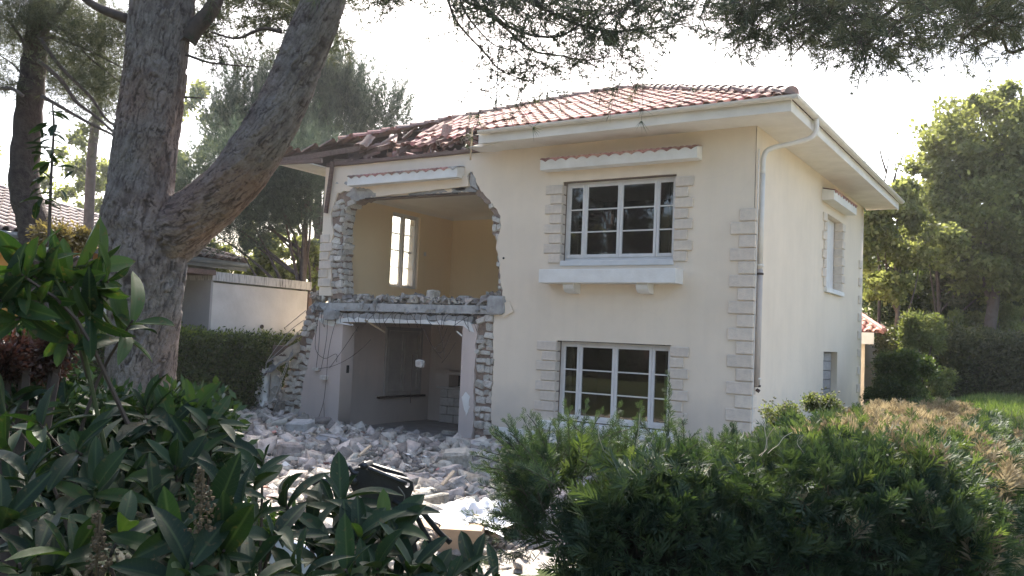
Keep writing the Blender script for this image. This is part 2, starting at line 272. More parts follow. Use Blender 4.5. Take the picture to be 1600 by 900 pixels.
class MB:
    def __init__(s): s.v = []; s.f = []; s.r = []; s.sm = False
    def add(s, v, f, r=0):
        b = len(s.v); s.v += [tuple(map(float, p)) for p in v]; s.f += [tuple(b+i for i in q) for q in f]; s.r += [r]*len(v); return s
    def box(s, x0, y0, z0, x1, y1, z1, c=0, r=0):
        """box, corners cut by c"""
        if c <= 0:
            v = [(x, y, z) for z in (z0, z1) for y in (y0, y1) for x in (x0, x1)]
            return s.add(v, [(0, 2, 3, 1), (4, 5, 7, 6), (0, 1, 5, 4), (2, 6, 7, 3), (0, 4, 6, 2), (1, 3, 7, 5)], r)
        v = []; idx = {}
        for sx in (0, 1):
            for sy in (0, 1):
                for sz in (0, 1):
                    X = (x0, x1)[sx]; Y = (y0, y1)[sy]; Z = (z0, z1)[sz]
                    ix = X+(c if sx == 0 else -c); iy = Y+(c if sy == 0 else -c); iz = Z+(c if sz == 0 else -c)
                    idx[(sx, sy, sz)] = len(v); v += [(X, iy, iz), (ix, Y, iz), (ix, iy, Z)]
        I = lambda a, b_, c_, k: idx[(a, b_, c_)]+k
        f = []
        for sx in (0, 1): f.append([I(sx, 0, 0, 0), I(sx, 1, 0, 0), I(sx, 1, 1, 0), I(sx, 0, 1, 0)][::(1 if sx else -1)])
        for sy in (0, 1): f.append([I(0, sy, 0, 1), I(1, sy, 0, 1), I(1, sy, 1, 1), I(0, sy, 1, 1)][::(-1 if sy else 1)])
        for sz in (0, 1): f.append([I(0, 0, sz, 2), I(1, 0, sz, 2), I(1, 1, sz, 2), I(0, 1, sz, 2)][::(1 if sz else -1)])
        for a in (0, 1):
            for b_ in (0, 1):
                f.append([I(0, a, b_, 1), I(1, a, b_, 1), I(1, a, b_, 2), I(0, a, b_, 2)])
                f.append([I(a, 0, b_, 0), I(a, 1, b_, 0), I(a, 1, b_, 2), I(a, 0, b_, 2)])
                f.append([I(a, b_, 0, 0), I(a, b_, 1, 0), I(a, b_, 1, 1), I(a, b_, 0, 1)])
                for c_ in (0, 1): f.append([I(a, b_, c_, 0), I(a, b_, c_, 1), I(a, b_, c_, 2)])
        return s.add(v, f, r)
    def obox(s, p0, p1, wd, th, up=(0, 0, 1), r=0):
        """beam from p0 to p1, width wd, thickness th"""
        p0 = np.array(p0, float); p1 = np.array(p1, float); d = p1-p0; d /= np.linalg.norm(d)
        sd_ = np.cross(d, np.array(up, float)); n = np.linalg.norm(sd_)
        sd_ = sd_/n if n > 1e-6 else np.array([1., 0, 0]); u = np.cross(sd_, d)
        v = [p+a*sd_*wd/2+b*u*th/2 for p in (p0, p1) for a, b in ((-1, -1), (1, -1), (1, 1), (-1, 1))]
        return s.add(v, [(0, 1, 2, 3), (7, 6, 5, 4), (0, 4, 5, 1), (1, 5, 6, 2), (2, 6, 7, 3), (3, 7, 4, 0)], r)
    def tube(s, path, rad, n=6, r=0, cap=True):
        P = np.array(path, float); m = len(P); rad = np.full(m, rad) if np.isscalar(rad) else np.array(rad, float)
        T = np.gradient(P, axis=0); T /= (np.linalg.norm(T, axis=1)[:, None]+1e-9)
        ref = np.array([0, 0, 1.]) if abs(T[0][2]) < .9 else np.array([1., 0, 0])
        a = np.cross(T[0], ref); a /= np.linalg.norm(a); v = []
        for i in range(m):
            a = a-T[i]*(a@T[i]); a /= np.linalg.norm(a); b = np.cross(T[i], a)
            for k in range(n):
                t = 2*math.pi*k/n; v.append(P[i]+rad[i]*(math.cos(t)*a+math.sin(t)*b))
        f = [(i*n+k, i*n+(k+1) % n, (i+1)*n+(k+1) % n, (i+1)*n+k) for i in range(m-1) for k in range(n)]
        if cap: f += [tuple(range(n))[::-1], tuple((m-1)*n+k for k in range(n))]
        return s.add(v, f, r)
    def mesh(s, name, smooth=None):
        me = bpy.data.meshes.new(name); me.from_pydata(s.v, [], s.f)
        if smooth if smooth is not None else s.sm: me.polygons.foreach_set('use_smooth', [True]*len(me.polygons))
        a = me.attributes.new('rnd', 'FLOAT', 'POINT'); a.data.foreach_set('value', s.r); me.update(); return me
    def build(s, name, m, parent=None, smooth=None):
        return link(name, s.mesh(name, smooth), m, parent)
def smooth_path(pts, n=8):
    """Catmull-Rom through pts (any dimension)"""
    P = np.array(pts, float); P = np.vstack([2*P[0]-P[1], P, 2*P[-1]-P[-2]]); out = []
    for i in range(1, len(P)-2):
        for t in np.linspace(0, 1, n, endpoint=False):
            a, b, c, d = P[i-1:i+3]; out.append(.5*((2*b)+(-a+c)*t+(2*a-5*b+4*c-d)*t*t+(-a+3*b-3*c+d)*t**3))
    out.append(P[-2]); return np.array(out)
def slab(name, loops, depth, m, parent, plane='y', at=0.0):
    """a plate cut out with holes: loops of 2-D points; plane 'y' spans (x,z) and grows to +y; plane 'x' spans (y,z) and grows to -x; 'z' spans (x,y) growing down"""
    cu = bpy.data.curves.new(name, 'CURVE'); cu.dimensions = '2D'; cu.fill_mode = 'BOTH'; cu.extrude = depth/2
    for lp in loops:
        sp = cu.splines.new('POLY'); sp.points.add(len(lp)-1)
        for i, (a, b) in enumerate(lp): sp.points[i].co = (a, b, 0, 1)
        sp.use_cyclic_u = True
    to = bpy.data.objects.new('tmp', cu); C.objects.link(to)
    dg = bpy.context.evaluated_depsgraph_get(); me = bpy.data.meshes.new_from_object(to.evaluated_get(dg))
    bpy.data.objects.remove(to)
    n = len(me.vertices); co_ = np.empty(n*3, np.float32); me.vertices.foreach_get('co', co_); co_ = co_.reshape(-1, 3)
    if plane == 'y': V = np.stack([co_[:, 0], at+depth/2-co_[:, 2], co_[:, 1]], 1)
    elif plane == 'x': V = np.stack([at-depth/2+co_[:, 2], co_[:, 0], co_[:, 1]], 1)
    else: V = np.stack([co_[:, 0], co_[:, 1], at-depth/2+co_[:, 2]], 1)
    me.vertices.foreach_set('co', V.astype(np.float32).ravel()); me.name = name; me.materials.clear(); me.update()
    return link(name, me, m, parent)
def rag(pts, step=.05, amp=.02):
    """roughen an open line of 2-D points"""
    out = []
    for (a, b) in zip(pts[:-1], pts[1:]):
        a = np.array(a); b = np.array(b); n = max(1, int(np.linalg.norm(b-a)/step))
        for i in range(n):
            p = a+(b-a)*i/n; out.append(tuple(p+(rng.normal(0, amp, 2) if i else rng.normal(0, amp*.4, 2))))
    out.append(tuple(pts[-1])); return out
def chunk_mesh(name, seed, sq=.85, sub=0):
    """an angular broken piece about 1 unit across"""
    r = np.random.default_rng(seed)
    if sub == 0:
        v = np.array([(x, y, z) for z in (-1, 1) for y in (-1, 1) for x in (-1, 1)], float)*.42
        v += r.normal(0, .10, v.shape); f = [(0, 2, 3, 1), (4, 5, 7, 6), (0, 1, 5, 4), (2, 6, 7, 3), (0, 4, 6, 2), (1, 3, 7, 5)]
        return v, f
    p = MB().box(-.5, -.5, -.5, .5, .5, .5, .13)
    v = np.array(p.v)+r.normal(0, .035, (len(p.v), 3)); return v, p.f
def rotm(r):
    q = r.normal(size=4); q /= np.linalg.norm(q); w_, x, y, z = q
    return np.array([[1-2*(y*y+z*z), 2*(x*y-z*w_), 2*(x*z+y*w_)], [2*(x*y+z*w_), 1-2*(x*x+z*z), 2*(y*z-x*w_)], [2*(x*z-y*w_), 2*(y*z+x*w_), 1-2*(x*x+y*y)]])

# ------------------------------------------------------------ terrain
def sstep(a, b, x): t = np.clip((x-a)/(b-a), 0, 1); return t*t*(3-2*t)
def ground_h(x, y):
    x = np.asarray(x, float); y = np.asarray(y, float)
    h = -.42+.62*sstep(-7.5, -12.5, y)
    h = h+1.25*sstep(.3, 2.6, x)*sstep(-3, 7.5, y)*(1-.2*sstep(20, 60, y))
    h = h+.3*sstep(-12, -22, x)
    return h
gx = np.concatenate([np.linspace(-400, -32, 14), np.linspace(-30, 20, 126), np.linspace(22, 400, 14)])
gy = np.concatenate([np.linspace(-300, -32, 10), np.linspace(-30, 30, 140), np.linspace(32, 500, 14)])
GX, GY = np.meshgrid(gx, gy); GZ = ground_h(GX, GY)+.02*np.sin(GX*2.1)*np.cos(GY*1.7)*(np.abs(GX) < 30)
n1, n2 = len(gy), len(gx); I = np.arange(n1*n2).reshape(n1, n2)
F = np.stack([I[:-1, :-1], I[:-1, 1:], I[1:, 1:], I[1:, :-1]], -1).reshape(-1, 4)
tag(link('ground', npmesh('ground', np.stack([GX, GY, GZ], -1).reshape(-1, 3), F, smooth=True), GROUND), kind='structure')

# ------------------------------------------------------------ the house
XL, DEP, ZS = -9.93, 8.9, 5.6
H = thing('damaged_house', 'two storey cream house with its front left corner torn open by demolition', 'house')
WX0, WX1, UZ0, UZ1, LZ0, LZ1 = -3.68, -1.40, 3.36, 4.88, .36, 1.87
uwin = [(WX0, UZ0), (WX1, UZ0), (WX1, UZ1), (WX0, UZ1)]; lwin = [(WX0, LZ0), (WX1, LZ0), (WX1, LZ1), (WX0, LZ1)]
S3o = rag([xz(768, 700), xz(768, 640), xz(771, 570), xz(770, 520), xz(772, 493)], .07, .012)
S2o = rag([xz(787, 473), xz(783, 447), xz(780, 413), xz(776, 380), xz(783, 353), xz(782, 337), xz(766, 313), xz(748, 293), xz(738, 268)], .07, .018)
top_edge = rag([xz(731, 300), xz(712, 300), xz(660, 303), xz(588, 309), xz(572, 308)], .1, .008)
S1o = rag([xz(552, 300), xz(528, 300), xz(517, 333), xz(520, 367), xz(515, 393), xz(517, 430), xz(518, 462)], .07, .018)
skin = [(XL, ZS), (XL, 2.66)] + [S1o[-1]] + S1o[::-1][1:] + top_edge[::-1] + [xz(728, 285), xz(733, 270)] + S2o[::-1] + [xz(786, 480), xz(772, 486)] + S3o[::-1] + [(S3o[0][0], -.6), (0, -.6), (0, ZS)]
slab('front_wall', [skin, uwin, lwin], .045, PLASTER, H, 'y', 0)
S3i = rag([xz(739, 700), xz(741, 600), xz(743, 493)], .06, .015)
S2i = rag([xz(781, 470), xz(780, 455), xz(777, 433), xz(775, 380), xz(768, 360), xz(770, 340), xz(762, 320), xz(740, 300)], .06, .02)
S1i = rag([xz(570, 309), xz(548, 317), xz(537, 328), xz(533, 353), xz(532, 413), xz(534, 453)], .06, .02)
core = [(XL+.004, ZS-.004), (XL+.004, 2.62), (S1i[-1][0], 2.6)] + S1i[::-1] + [xz(660, 304), xz(735, 299)] + S2i[::-1] + [(-4.98, 2.5), (-5.0, 2.3)] + S3i[::-1] + [(S3i[0][0], -.62), (-.004, -.62), (-.004, ZS-.004)]
slab('wall_core', [core, uwin, lwin], .33, MORTAR, H, 'y', .047)
# battered stump of the wall at the lower left
S4o = rag([xz(478, 482), xz(474, 505), xz(466, 535), xz(455, 565), xz(442, 600), xz(426, 628), xz(414, 668)], .08, .03)
S4i = rag([xz(500, 492), xz(486, 545), xz(474, 600), xz(468, 640), xz(462, 680)], .06, .012)
slab('wall_core', [S4o + [(-11.5, -.65), (-9.14, -.65), (-9.14, 2.3), (-10.2, 2.34)]], .33, MORTAR, H, 'y', .047)
slab('ground_floor_pier', [S4i + [(S4i[-1][0], -.65), (-9.13, -.65), (-9.13, 2.08), (-9.14, 2.2), (-10.0, 2.24)]], .39, PLASTER_IN, H, 'y', -.012)
slab('ground_floor_post', [[(-5.86, -.65), (-5.54, -.65)] + rag([(-5.53, -.3), (-5.5, .3), (-5.54, 1.2), (-5.50, 2.12)], .1, .012) + [(-5.86, 2.12)]], .36, PLASTER_IN, H, 'y', -.012)
# exposed grey plaster breaks on the front (thin layer of base coat showing where paint has gone)
def patch(loop, m=CONC, at=-.004, d=.03): return slab('bare_render_patch', [loop], d, m, H, 'y', at)
for L_ in ([(633, 303), (640, 299), (668, 295), (690, 293), (700, 300), (640, 305)], [(705, 300), (715, 292), (735, 291), (745, 299)], [(706, 298), (710, 281), (718, 277), (726, 290), (728, 298)],
           [(540, 305), (552, 293), (578, 296), (590, 305), (572, 311), (556, 314)], [(733, 290), (735, 268), (741, 275), (744, 288), (748, 297)], [(524, 287), (526, 284), (529, 287)], [(537, 287), (541, 283), (545, 286), (541, 289)]):
    q = rag([xz(*p) for p in L_+L_[:1]], .06, .012)[:-1]; patch(q)
# other outer walls
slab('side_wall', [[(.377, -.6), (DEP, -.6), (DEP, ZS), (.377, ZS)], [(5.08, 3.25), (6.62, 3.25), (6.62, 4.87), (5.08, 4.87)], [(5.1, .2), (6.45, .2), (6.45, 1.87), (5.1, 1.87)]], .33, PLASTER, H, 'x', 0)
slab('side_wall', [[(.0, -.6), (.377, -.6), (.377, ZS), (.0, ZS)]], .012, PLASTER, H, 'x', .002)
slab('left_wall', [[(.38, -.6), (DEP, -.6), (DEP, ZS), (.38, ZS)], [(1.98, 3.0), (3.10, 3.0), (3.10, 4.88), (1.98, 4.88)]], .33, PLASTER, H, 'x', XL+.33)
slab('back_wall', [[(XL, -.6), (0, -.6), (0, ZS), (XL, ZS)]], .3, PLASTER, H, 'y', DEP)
# rooms
MB().box(-9.6+.004, 4.47, 2.5, -4.8, 4.6, 5.3).build('partition_wall', YELLOW, H)
MB().box(-4.9, .38, 2.5, -4.78, 4.47, 5.3).build('partition_wall', YELLOW, H)
slab('wall_lining', [[(.384, 2.5), (4.468, 2.5), (4.468, 5.1), (.384, 5.1)], [(2.0, 3.02), (3.08, 3.02), (3.08, 4.86), (2.0, 4.86)]], .02, YELLOW, H, 'x', -9.6+.024)
slab('wall_lining', [[(.38, -.4), (3.75, -.4), (3.75, 2.3), (.38, 2.3)]], .02, PLASTER_IN, H, 'x', -9.6+.024)
MB().box(-9.57, 3.75, -.5, -4.8, 3.9, 2.3).build('partition_wall', PLASTER_IN, H)
MB().box(-5.35, .40, -.5, -5.2, 3.75, 2.3).build('partition_wall', PLASTER_IN, H)
MB().box(-9.95, .05, 5.1, -.05, DEP-.02, 5.3).build('ceiling', CEIL, H)
cv = MB(); a = [(0, 0), (.13, 0), (.07, -.03), (.03, -.07), (0, -.13)]      # plaster cove round the upper ceiling
v = [(-9.574+p[0], y, 5.1+p[1]) for y in (.4, 4.47) for p in a]; cv.add(v, [(i, i+1, 6+i, 5+i) for i in range(4)])
v = [(x, 4.468-p[0], 5.1+p[1]) for x in (-9.6, -4.8) for p in a]; cv.add(v, [(i, i+1, 6+i, 5+i) for i in range(4)]); cv.build('ceiling_cove', CEIL, H)
fl = rag([(-10.15, .12), (-9.4, -.06), (-8.6, .0), (-7.6, -.05), (-6.6, .01), (-5.7, -.04), (-4.98, .05)], .09, .025)
slab('floor_slab', [fl + [(-4.97, 4.4), (-9.6, 4.4), (-9.95, .5)]], .17, CONC, H, 'z', 2.50)
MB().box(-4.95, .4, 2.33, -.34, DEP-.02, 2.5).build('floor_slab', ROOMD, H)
MB().box(-9.6, .0, -.5, -.34, DEP, -.32).build('ground_floor', FLOORM, H)
# rooms behind the two big windows
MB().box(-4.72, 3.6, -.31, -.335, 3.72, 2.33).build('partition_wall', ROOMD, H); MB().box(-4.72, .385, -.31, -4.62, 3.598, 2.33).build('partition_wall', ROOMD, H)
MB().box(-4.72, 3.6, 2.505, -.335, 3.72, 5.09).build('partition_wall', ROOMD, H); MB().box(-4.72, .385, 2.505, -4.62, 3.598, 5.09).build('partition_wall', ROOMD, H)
# lintel beam over the ground floor opening, split in two layers
slab('lintel_beam', [rag([xz(495, 497), xz(600, 498), xz(735, 503)], .12, .012) + rag([xz(742, 520), xz(724, 509)], .1, .01) + rag([xz(722, 509), xz(640, 505), xz(538, 503)], .15, .004) + [xz(520, 510), xz(505, 506)]], .24, WHITEP, H, 'y', -.02)
slab('lintel_beam', [rag([xz(497, 488), xz(600, 490), xz(738, 494)], .12, .014) + rag([xz(737, 503), xz(640, 499), xz(495, 498)], .15, .008)], .3, CONC, H, 'y', .02)
# ragged concrete lip of the floor over it
def lumps(name, region, n, s0, s1, m, parent, y0=-.03, y1=.3, seed=1, flat=.8, sub=0):
    r = np.random.default_rng(seed); b = MB()
    for i in range(n):
        p = region(r); v, f = chunk_mesh('', int(r.integers(1e6)), sub=sub); v = (v+r.normal(0, .1, v.shape))*np.array([r.uniform(.7, 1.6), r.uniform(.5, 1.1), r.uniform(.35, .9)]); s = s0+(s1-s0)*r.random()**2.2
        v = (v*np.array([1, 1, flat]))@rotm(r).T*s+np.array(p); b.add(v, f, r.random())
    o = b.build(name, m, parent); o['kind'] = 'stuff'; return o
lumps('broken_slab_edge', lambda r: (lambda t: (-10.2+5.25*t, -.02+r.random()*.25, 2.40+r.normal(0, .04)))(r.random()), 330, .05, .15, CONC, H, seed=3)
lumps('broken_wall_rubble', lambda r: (lambda t: (-10.3+5.4*t, .05+r.random()**1.5*.9, 2.52+abs(r.normal(0, .045))+.07*math.exp(-((t-.5)/.2)**2)+(.1 if t < .12 or t > .9 else 0)*r.random()*2))(r.random()), 800, .05, .17, RUB, H, seed=4)
# big pieces lying on the broken first floor
for i, (u, v_, sc, y, lab) in enumerate([(571, 464, (.3, .22, .2), .3, 'rounded pale stone lying at the left of the broken upper floor'), (614, 461, (.24, .2, .15), .5, 'brownish rock lying under the lace curtained window on the broken floor'),
        (677, 460, (.22, .24, .30), .2, 'upright white block standing highest on the broken upper floor edge'), (696, 465, (.36, .3, .12), .25, 'flat pale slab piece lying right of the upright white block'),
        (668, 468, (.3, .2, .14), .15, 'tilted white chunk lying left of the upright white block'), (727, 462, (.27, .22, .18), .3, 'dark topped stone lying before the yellow back wall'), (738, 470, (.3, .22, .14), .2, 'low grey stone lying right of the dark topped stone'),
        (648, 470, (.3, .2, .18), .12, 'grey angular chunk near the middle of the broken upper floor edge')]):
    v, f = chunk_mesh('', 40+i, sub=1); p = PY(u, v_, y); ob = MB().add((v*np.array(sc)*1.0)@Matrix.Rotation(random.uniform(-.5, .5), 3, 'Z'), f, .1*i).build('rubble_block', RUB); ob.location = (p[0], y, 2.52+sc[2]*.5)
    tag(ob, lab, 'rubble block', 'rubble blocks on the upper floor')

# stones in the broken wall faces
stone_meshes = []
for i in range(10):
    v, f = chunk_mesh('', 100+i, sub=1); r = np.random.default_rng(i); v[:, :] *= 1.0
    v = v+r.normal(0, .05, v.shape); v[:, 0] *= 1+.25*(v[:, 2]) ; b = MB().add(v, f, 0); stone_meshes.append(b.mesh('stone')); stone_meshes[-1].materials.append(STONE)
nst = 0
def stone(x, y, z, sx, sy, sz):
    global nst
    if nst >= 298: return
    nst += 1
    o = link('stone', stone_meshes[nst % 10], None, H, (x, y, z)); o.scale = (sx, sy, sz); o.rotation_euler = (random.uniform(-.2, .2), random.gauss(0, .22)+(math.pi if random.random() < .5 else 0), random.uniform(-.2, .2))
def interp(line, z):
    P = sorted(line, key=lambda p: p[1]); zs = [p[1] for p in P]; xs = [p[0] for p in P]; return float(np.interp(z, zs, xs))
def strip(left, right, z0, z1, hmin=.10, hmax=.2, y=.02, marg=.01, miss=.06, dep=.16):
    z = z0
    while z < z1:
        h = random.uniform(hmin, hmax); a = interp(left, z+h/2)+marg; b = interp(right, z+h/2)-marg; x = a
        while x < b-.03:
            w_ = min(random.uniform(.10, .27), b-x); w_ = b-x if b-x-w_ < .05 else w_
            if random.random() > miss:
                hh = h*random.uniform(.75, 1.05)
                stone(x+w_/2, y+.05+random.uniform(-.015, .03), z+h/2+random.uniform(-.03, .03), w_*random.uniform(.86, 1.04), dep, hh*random.uniform(.75, 1.0))
            x += w_
        z += h
strip(S3i, S3o, -.35, 2.22, .11, .19)
strip(S4o, [(p[0]+.03, p[1]) for p in S4i], -.4, 2.2, .10, .17, y=0, miss=.03)
strip(S1o, [(p[0]+.03, p[1]) for p in S1i], 2.7, 4.75, .10, .19, miss=.2)
strip([(p[0]-.01, p[1]) for p in S2i], [(p[0]+.03, p[1]) for p in S2o], 2.66, 4.7, .12, .18, miss=.2)
# stones in the depth of the left jamb
zz = 2.7
while zz < 4.7:
    h = random.uniform(.12, .2); x = interp(S1i, zz+h/2)
    for yy in (.14, .29): stone(x-.02, yy, zz+h/2, .12, .16, h*.9)
    zz += h

# ---- quoins
qm = {}
def quoin(x0, x1, y0, y1, z0, z1):
    c = ((x0+x1)/2, (y0+y1)/2, (z0+z1)/2); k = (round(x1-x0, 3), round(y1-y0, 3), round(z1-z0, 3))
    if k not in qm: qm[k] = MB().box(-k[0]/2, -k[1]/2, -k[2]/2, k[0]/2, k[1]/2, k[2]/2, .012).mesh('quoin_block'); qm[k].materials.append(QUOIN)
    link('quoin_block', qm[k], None, H, c)
for i in range(20):
    z1 = 4.2-.222*i; z0 = z1-.207; L_ = i % 2
    quoin(-.40 if L_ else -.25, .035, -.035, .28 if not L_ else .2, z0, z1)
for i in range(8):     # jambs of the upper front window
    z1 = UZ1-.06-.188*i; z0 = z1-.175; L_ = i % 2 == 0
    quoin(WX0-(.36 if L_ else .25), WX0+.008, -.035, .14, z0, z1)
    quoin(WX1-.008, WX1+(.33 if L_ else .24), -.035, .14, z0, z1)
for i in range(8):
    z1 = LZ1-.02-.188*i; z0 = z1-.175; L_ = i % 2 == 0
    quoin(WX0-(.42 if L_ else .31), WX0+.008, -.035, .14, z0, z1)
    quoin(WX1-.008, WX1+(.33 if L_ else .24), -.035, .14, z0, z1)
for i in range(8):     # upper side window
    z1 = 4.85-.2*i; z0 = z1-.185; L_ = i % 2 == 0
    quoin(-.12, .035, 5.09-(.32 if L_ else .2), 5.09, z0, z1); quoin(-.16, .035, 6.61, 6.61+(.32 if L_ else .2), z0, z1)
for i in range(9):     # far right corner and the left front corner
    z1 = 4.2-.444*i; quoin(-.2, .035, DEP-.25, DEP+.03, z1-.207, z1)
for i in range(8):
    z1 = 4.05-.2*i
    if z1 < 2.85: break
    quoin(XL-.035, XL+(.34 if i % 2 else .24), -.03, .2, z1-.185, z1)
for i in range(8):     # blocked ground floor window of the side
    z1 = 1.86-.207*i; z0 = z1-.195
    if i % 2: cuts = [5.105, 6.445]
    else: cuts = [5.105, 5.78, 6.445]
    for a, b in zip(cuts[:-1], cuts[1:]):
        MB().box(-.30, a+.006, z0, -.13, b-.006, z1, .008).build('infill_block', BLOCKG, H)
MB().box(-.33, 5.1, .2, -.31, 6.45, 1.87).build('infill_mortar', MORTAR, H)

# ---- windows
def bars_window(x0, x1, z0, z1, y, name='window'):
    b = MB(); f = .045
    for q in ((x0, z0, x0+f, z1), (x1-f, z0, x1, z1), (x0+f, z1-f, x1-f, z1), (x0+f, z0, x1-f, z0+f)): b.box(q[0], y, q[1], q[2], y+.07, q[3], .004)
    W = b.build(name, FRAME, H)
    wd = x1-x0-2*f; sash = [0, .165, .5, .835, 1]
    for k in range(4):
        a = x0+f+wd*sash[k]+.003; c = x0+f+wd*sash[k+1]-.003; s = MB(); t = .052; yy = y-.012
        for q in ((a, z0+f, a+t, z1-f), (c-t, z0+f, c, z1-f), (a+t, z1-f-t, c-t, z1-f), (a+t, z0+f, c-t, z0+f+t*1.25)): s.box(q[0], yy, q[1], q[2], yy+.05, q[3], .005)
        s.build('sash', FRAME, W)
        hz0 = z0+f+t*1.25; hz1 = z1-f-t; ph = (hz1-hz0)/3
        for j in range(3):
            p = MB().box(a+t, yy+.028, hz0+ph*j+(0.011 if j else 0), c-t, yy+.031, hz0+ph*(j+1)-.011*(j < 2)); o = p.build('pane', GLASS, W)
            o.rotation_euler = (0, 0, 0)
            if j: MB().box(a+t, yy+.004, hz0+ph*j-.011, c-t, yy+.05, hz0+ph*j+.011).build('glazing_bar', FRAME, W)
    return W
def drape(x0, x1, z0, z1, y, m, parent, name='curtain', amp=.025, per=.09):
    n = int((x1-x0)/.015); xs = np.linspace(x0, x1, n); ys = y+amp*np.sin(xs/per*6.28)+amp*.4*np.sin(xs*31)
    V = np.concatenate([np.stack([xs, ys, np.full(n, z)], 1) for z in (z0, z1)]); F_ = [(i, i+1, n+i+1, n+i) for i in range(n-1)]
    return link(name, npmesh(name, V, F_, smooth=True), m, parent)
wu = bars_window(WX0+.012, WX1-.012, UZ0+.03, UZ1-.01, .16); wl = bars_window(WX0+.012, WX1-.012, LZ0+.03, LZ1-.01, .16)
drape(WX0+.03, WX0+.24, UZ0+.05, UZ1, .27, DRAPE, wu); drape(WX1-.22, WX1-.03, UZ0+.05, UZ1, .27, DRAPE, wu)
drape(WX0+.03, WX0+.20, LZ0+.05, LZ1, .27, DRAPE, wl); drape(WX1-.22, WX1-.03, LZ0+.05, LZ1, .27, DRAPE, wl)
MB().box(WX0+.01, -.03, UZ0-.09, WX1+.0, .15, UZ0+.012, .01).build('window_sill', FRAME, H)
MB().box(WX0-.27, -.16, LZ0-.16, WX1+.1, .15, LZ0+.012, .012).build('window_sill', WHITEP, H)
MB().box(WX0-.30, -.10, LZ0-.40, WX1+.12, -.002, LZ0-.165, .01).build('window_sill', WHITEP, H)
pb = thing  # planter box under the upper window, fixed to the wall: part of the house
P = MB(); P.box(-3.92, -.36, 2.93, -1.22, -.33, 3.18, .006); P.box(-3.92, -.329, 2.93, -3.89, -.002, 3.18); P.box(-1.25, -.329, 2.93, -1.22, -.002, 3.18); P.box(-3.889, -.329, 2.93, -1.251, -.002, 3.14); pl = P.build('planter_box', WHITEP, H)
for x in (-3.33, -1.87):
    b = MB(); pr = [(-.002, 2.93), (-.27, 2.93), (-.29, 2.89), (-.26, 2.82), (-.2, 2.77), (-.002, 2.75)]
    v = [(x+s*.11, p[0], p[1]) for s in (-1, 1) for p in pr]; b.add(v, [(0, 1, 2, 3, 4, 5), (11, 10, 9, 8, 7, 6)]+[(i, (i+1) % 6+0, (i+1) % 6+6, i+6) for i in range(6)]); b.build('planter_bracket', WHITEP, pl)
# plinth course
for i in range(3): MB().box(-4.98+.34*i, -.025, -.12, -4.66+.34*i, -.002, .15, .006).build('plinth_block', WHITEP, H)
# wall hole and small plug
MB().tube([(-4.95, -.004, 3.44), (-4.95, -.02, 3.44)], .02, 8).build('wall_plug', DARKV, H)

# ---- tiled canopies over the windows
def canopy(x0, x1, n, broken=False, ax='y'):
    per = (x1-x0)/n; zb, zt = 5.08, 5.23; am = .045
    def T(x, y, z): return (x, y, z) if ax == 'y' else (-y, x, z)
    xs = np.linspace(x0, x1, n*10+1); wv = zt+am*np.abs(np.cos((xs-x0)/per*math.pi))**1.0
    b = MB(); m_ = len(xs); v = [T(x, -.25, zb) for x in xs]+[T(x, -.25, z) for x, z in zip(xs, wv)]+[T(x, -.002, zb) for x in xs]+[T(x, -.002, z+.05) for x, z in zip(xs, wv)]
    f = [(i, i+1, m_+i+1, m_+i) for i in range(m_-1)]+[(i, 2*m_+i, 2*m_+i+1, i+1) for i in range(m_-1)]+[(0, m_, 3*m_, 2*m_), (m_-1, 3*m_-1, 4*m_-1, 2*m_-1)]
    K = b.add(v, f).build('window_canopy', WHITEP, H)
    tm = {}
    for k in range(n):
        if broken and k in (0, 1, 6): mt = TILE_OLD
        else: mt = TILE
        if broken and k == n-1: mt = CONC
        xx = np.linspace(0, per, 9); lo = zt+am*np.abs(np.cos(xx/per*math.pi)); hi = lo+.018+.034*np.sin(xx/per*math.pi)
        t = MB(); v = [T(x0+per*k+a, -.268, z) for a, z in zip(xx, lo)]+[T(x0+per*k+a, -.268, z) for a, z in zip(xx, hi)]+[T(x0+per*k+a, -.0015, z+.05) for a, z in zip(xx, lo)]+[T(x0+per*k+a, -.0015, z+.05) for a, z in zip(xx, hi)]
        f = [(i, i+1, 10+i, 9+i) for i in range(8)]+[(9+i, 10+i, 28+i, 27+i) for i in range(8)]+[(i, 18+i, 19+i, i+1) for i in range(8)]
        t.add(v, f, random.random()).build('canopy_tile', mt, K)
    return K
canopy(-4.05, -.94, 14); canopy(-9.0, -6.0, 13, True); canopy(4.65, 7.0, 9, ax='x')
slab('window_hood', [rag([xz(590, 289), xz(732, 275)], .1, .003) + rag([xz(735, 291), xz(590, 308)], .1, .004)], .06, PLASTER, H, 'y', -.06)
MB().tube([PY(571, 391/3+180, -.02)+0, PY(715, 302, -.02)], .018, 6).build('curtain_rail', RUST, H)
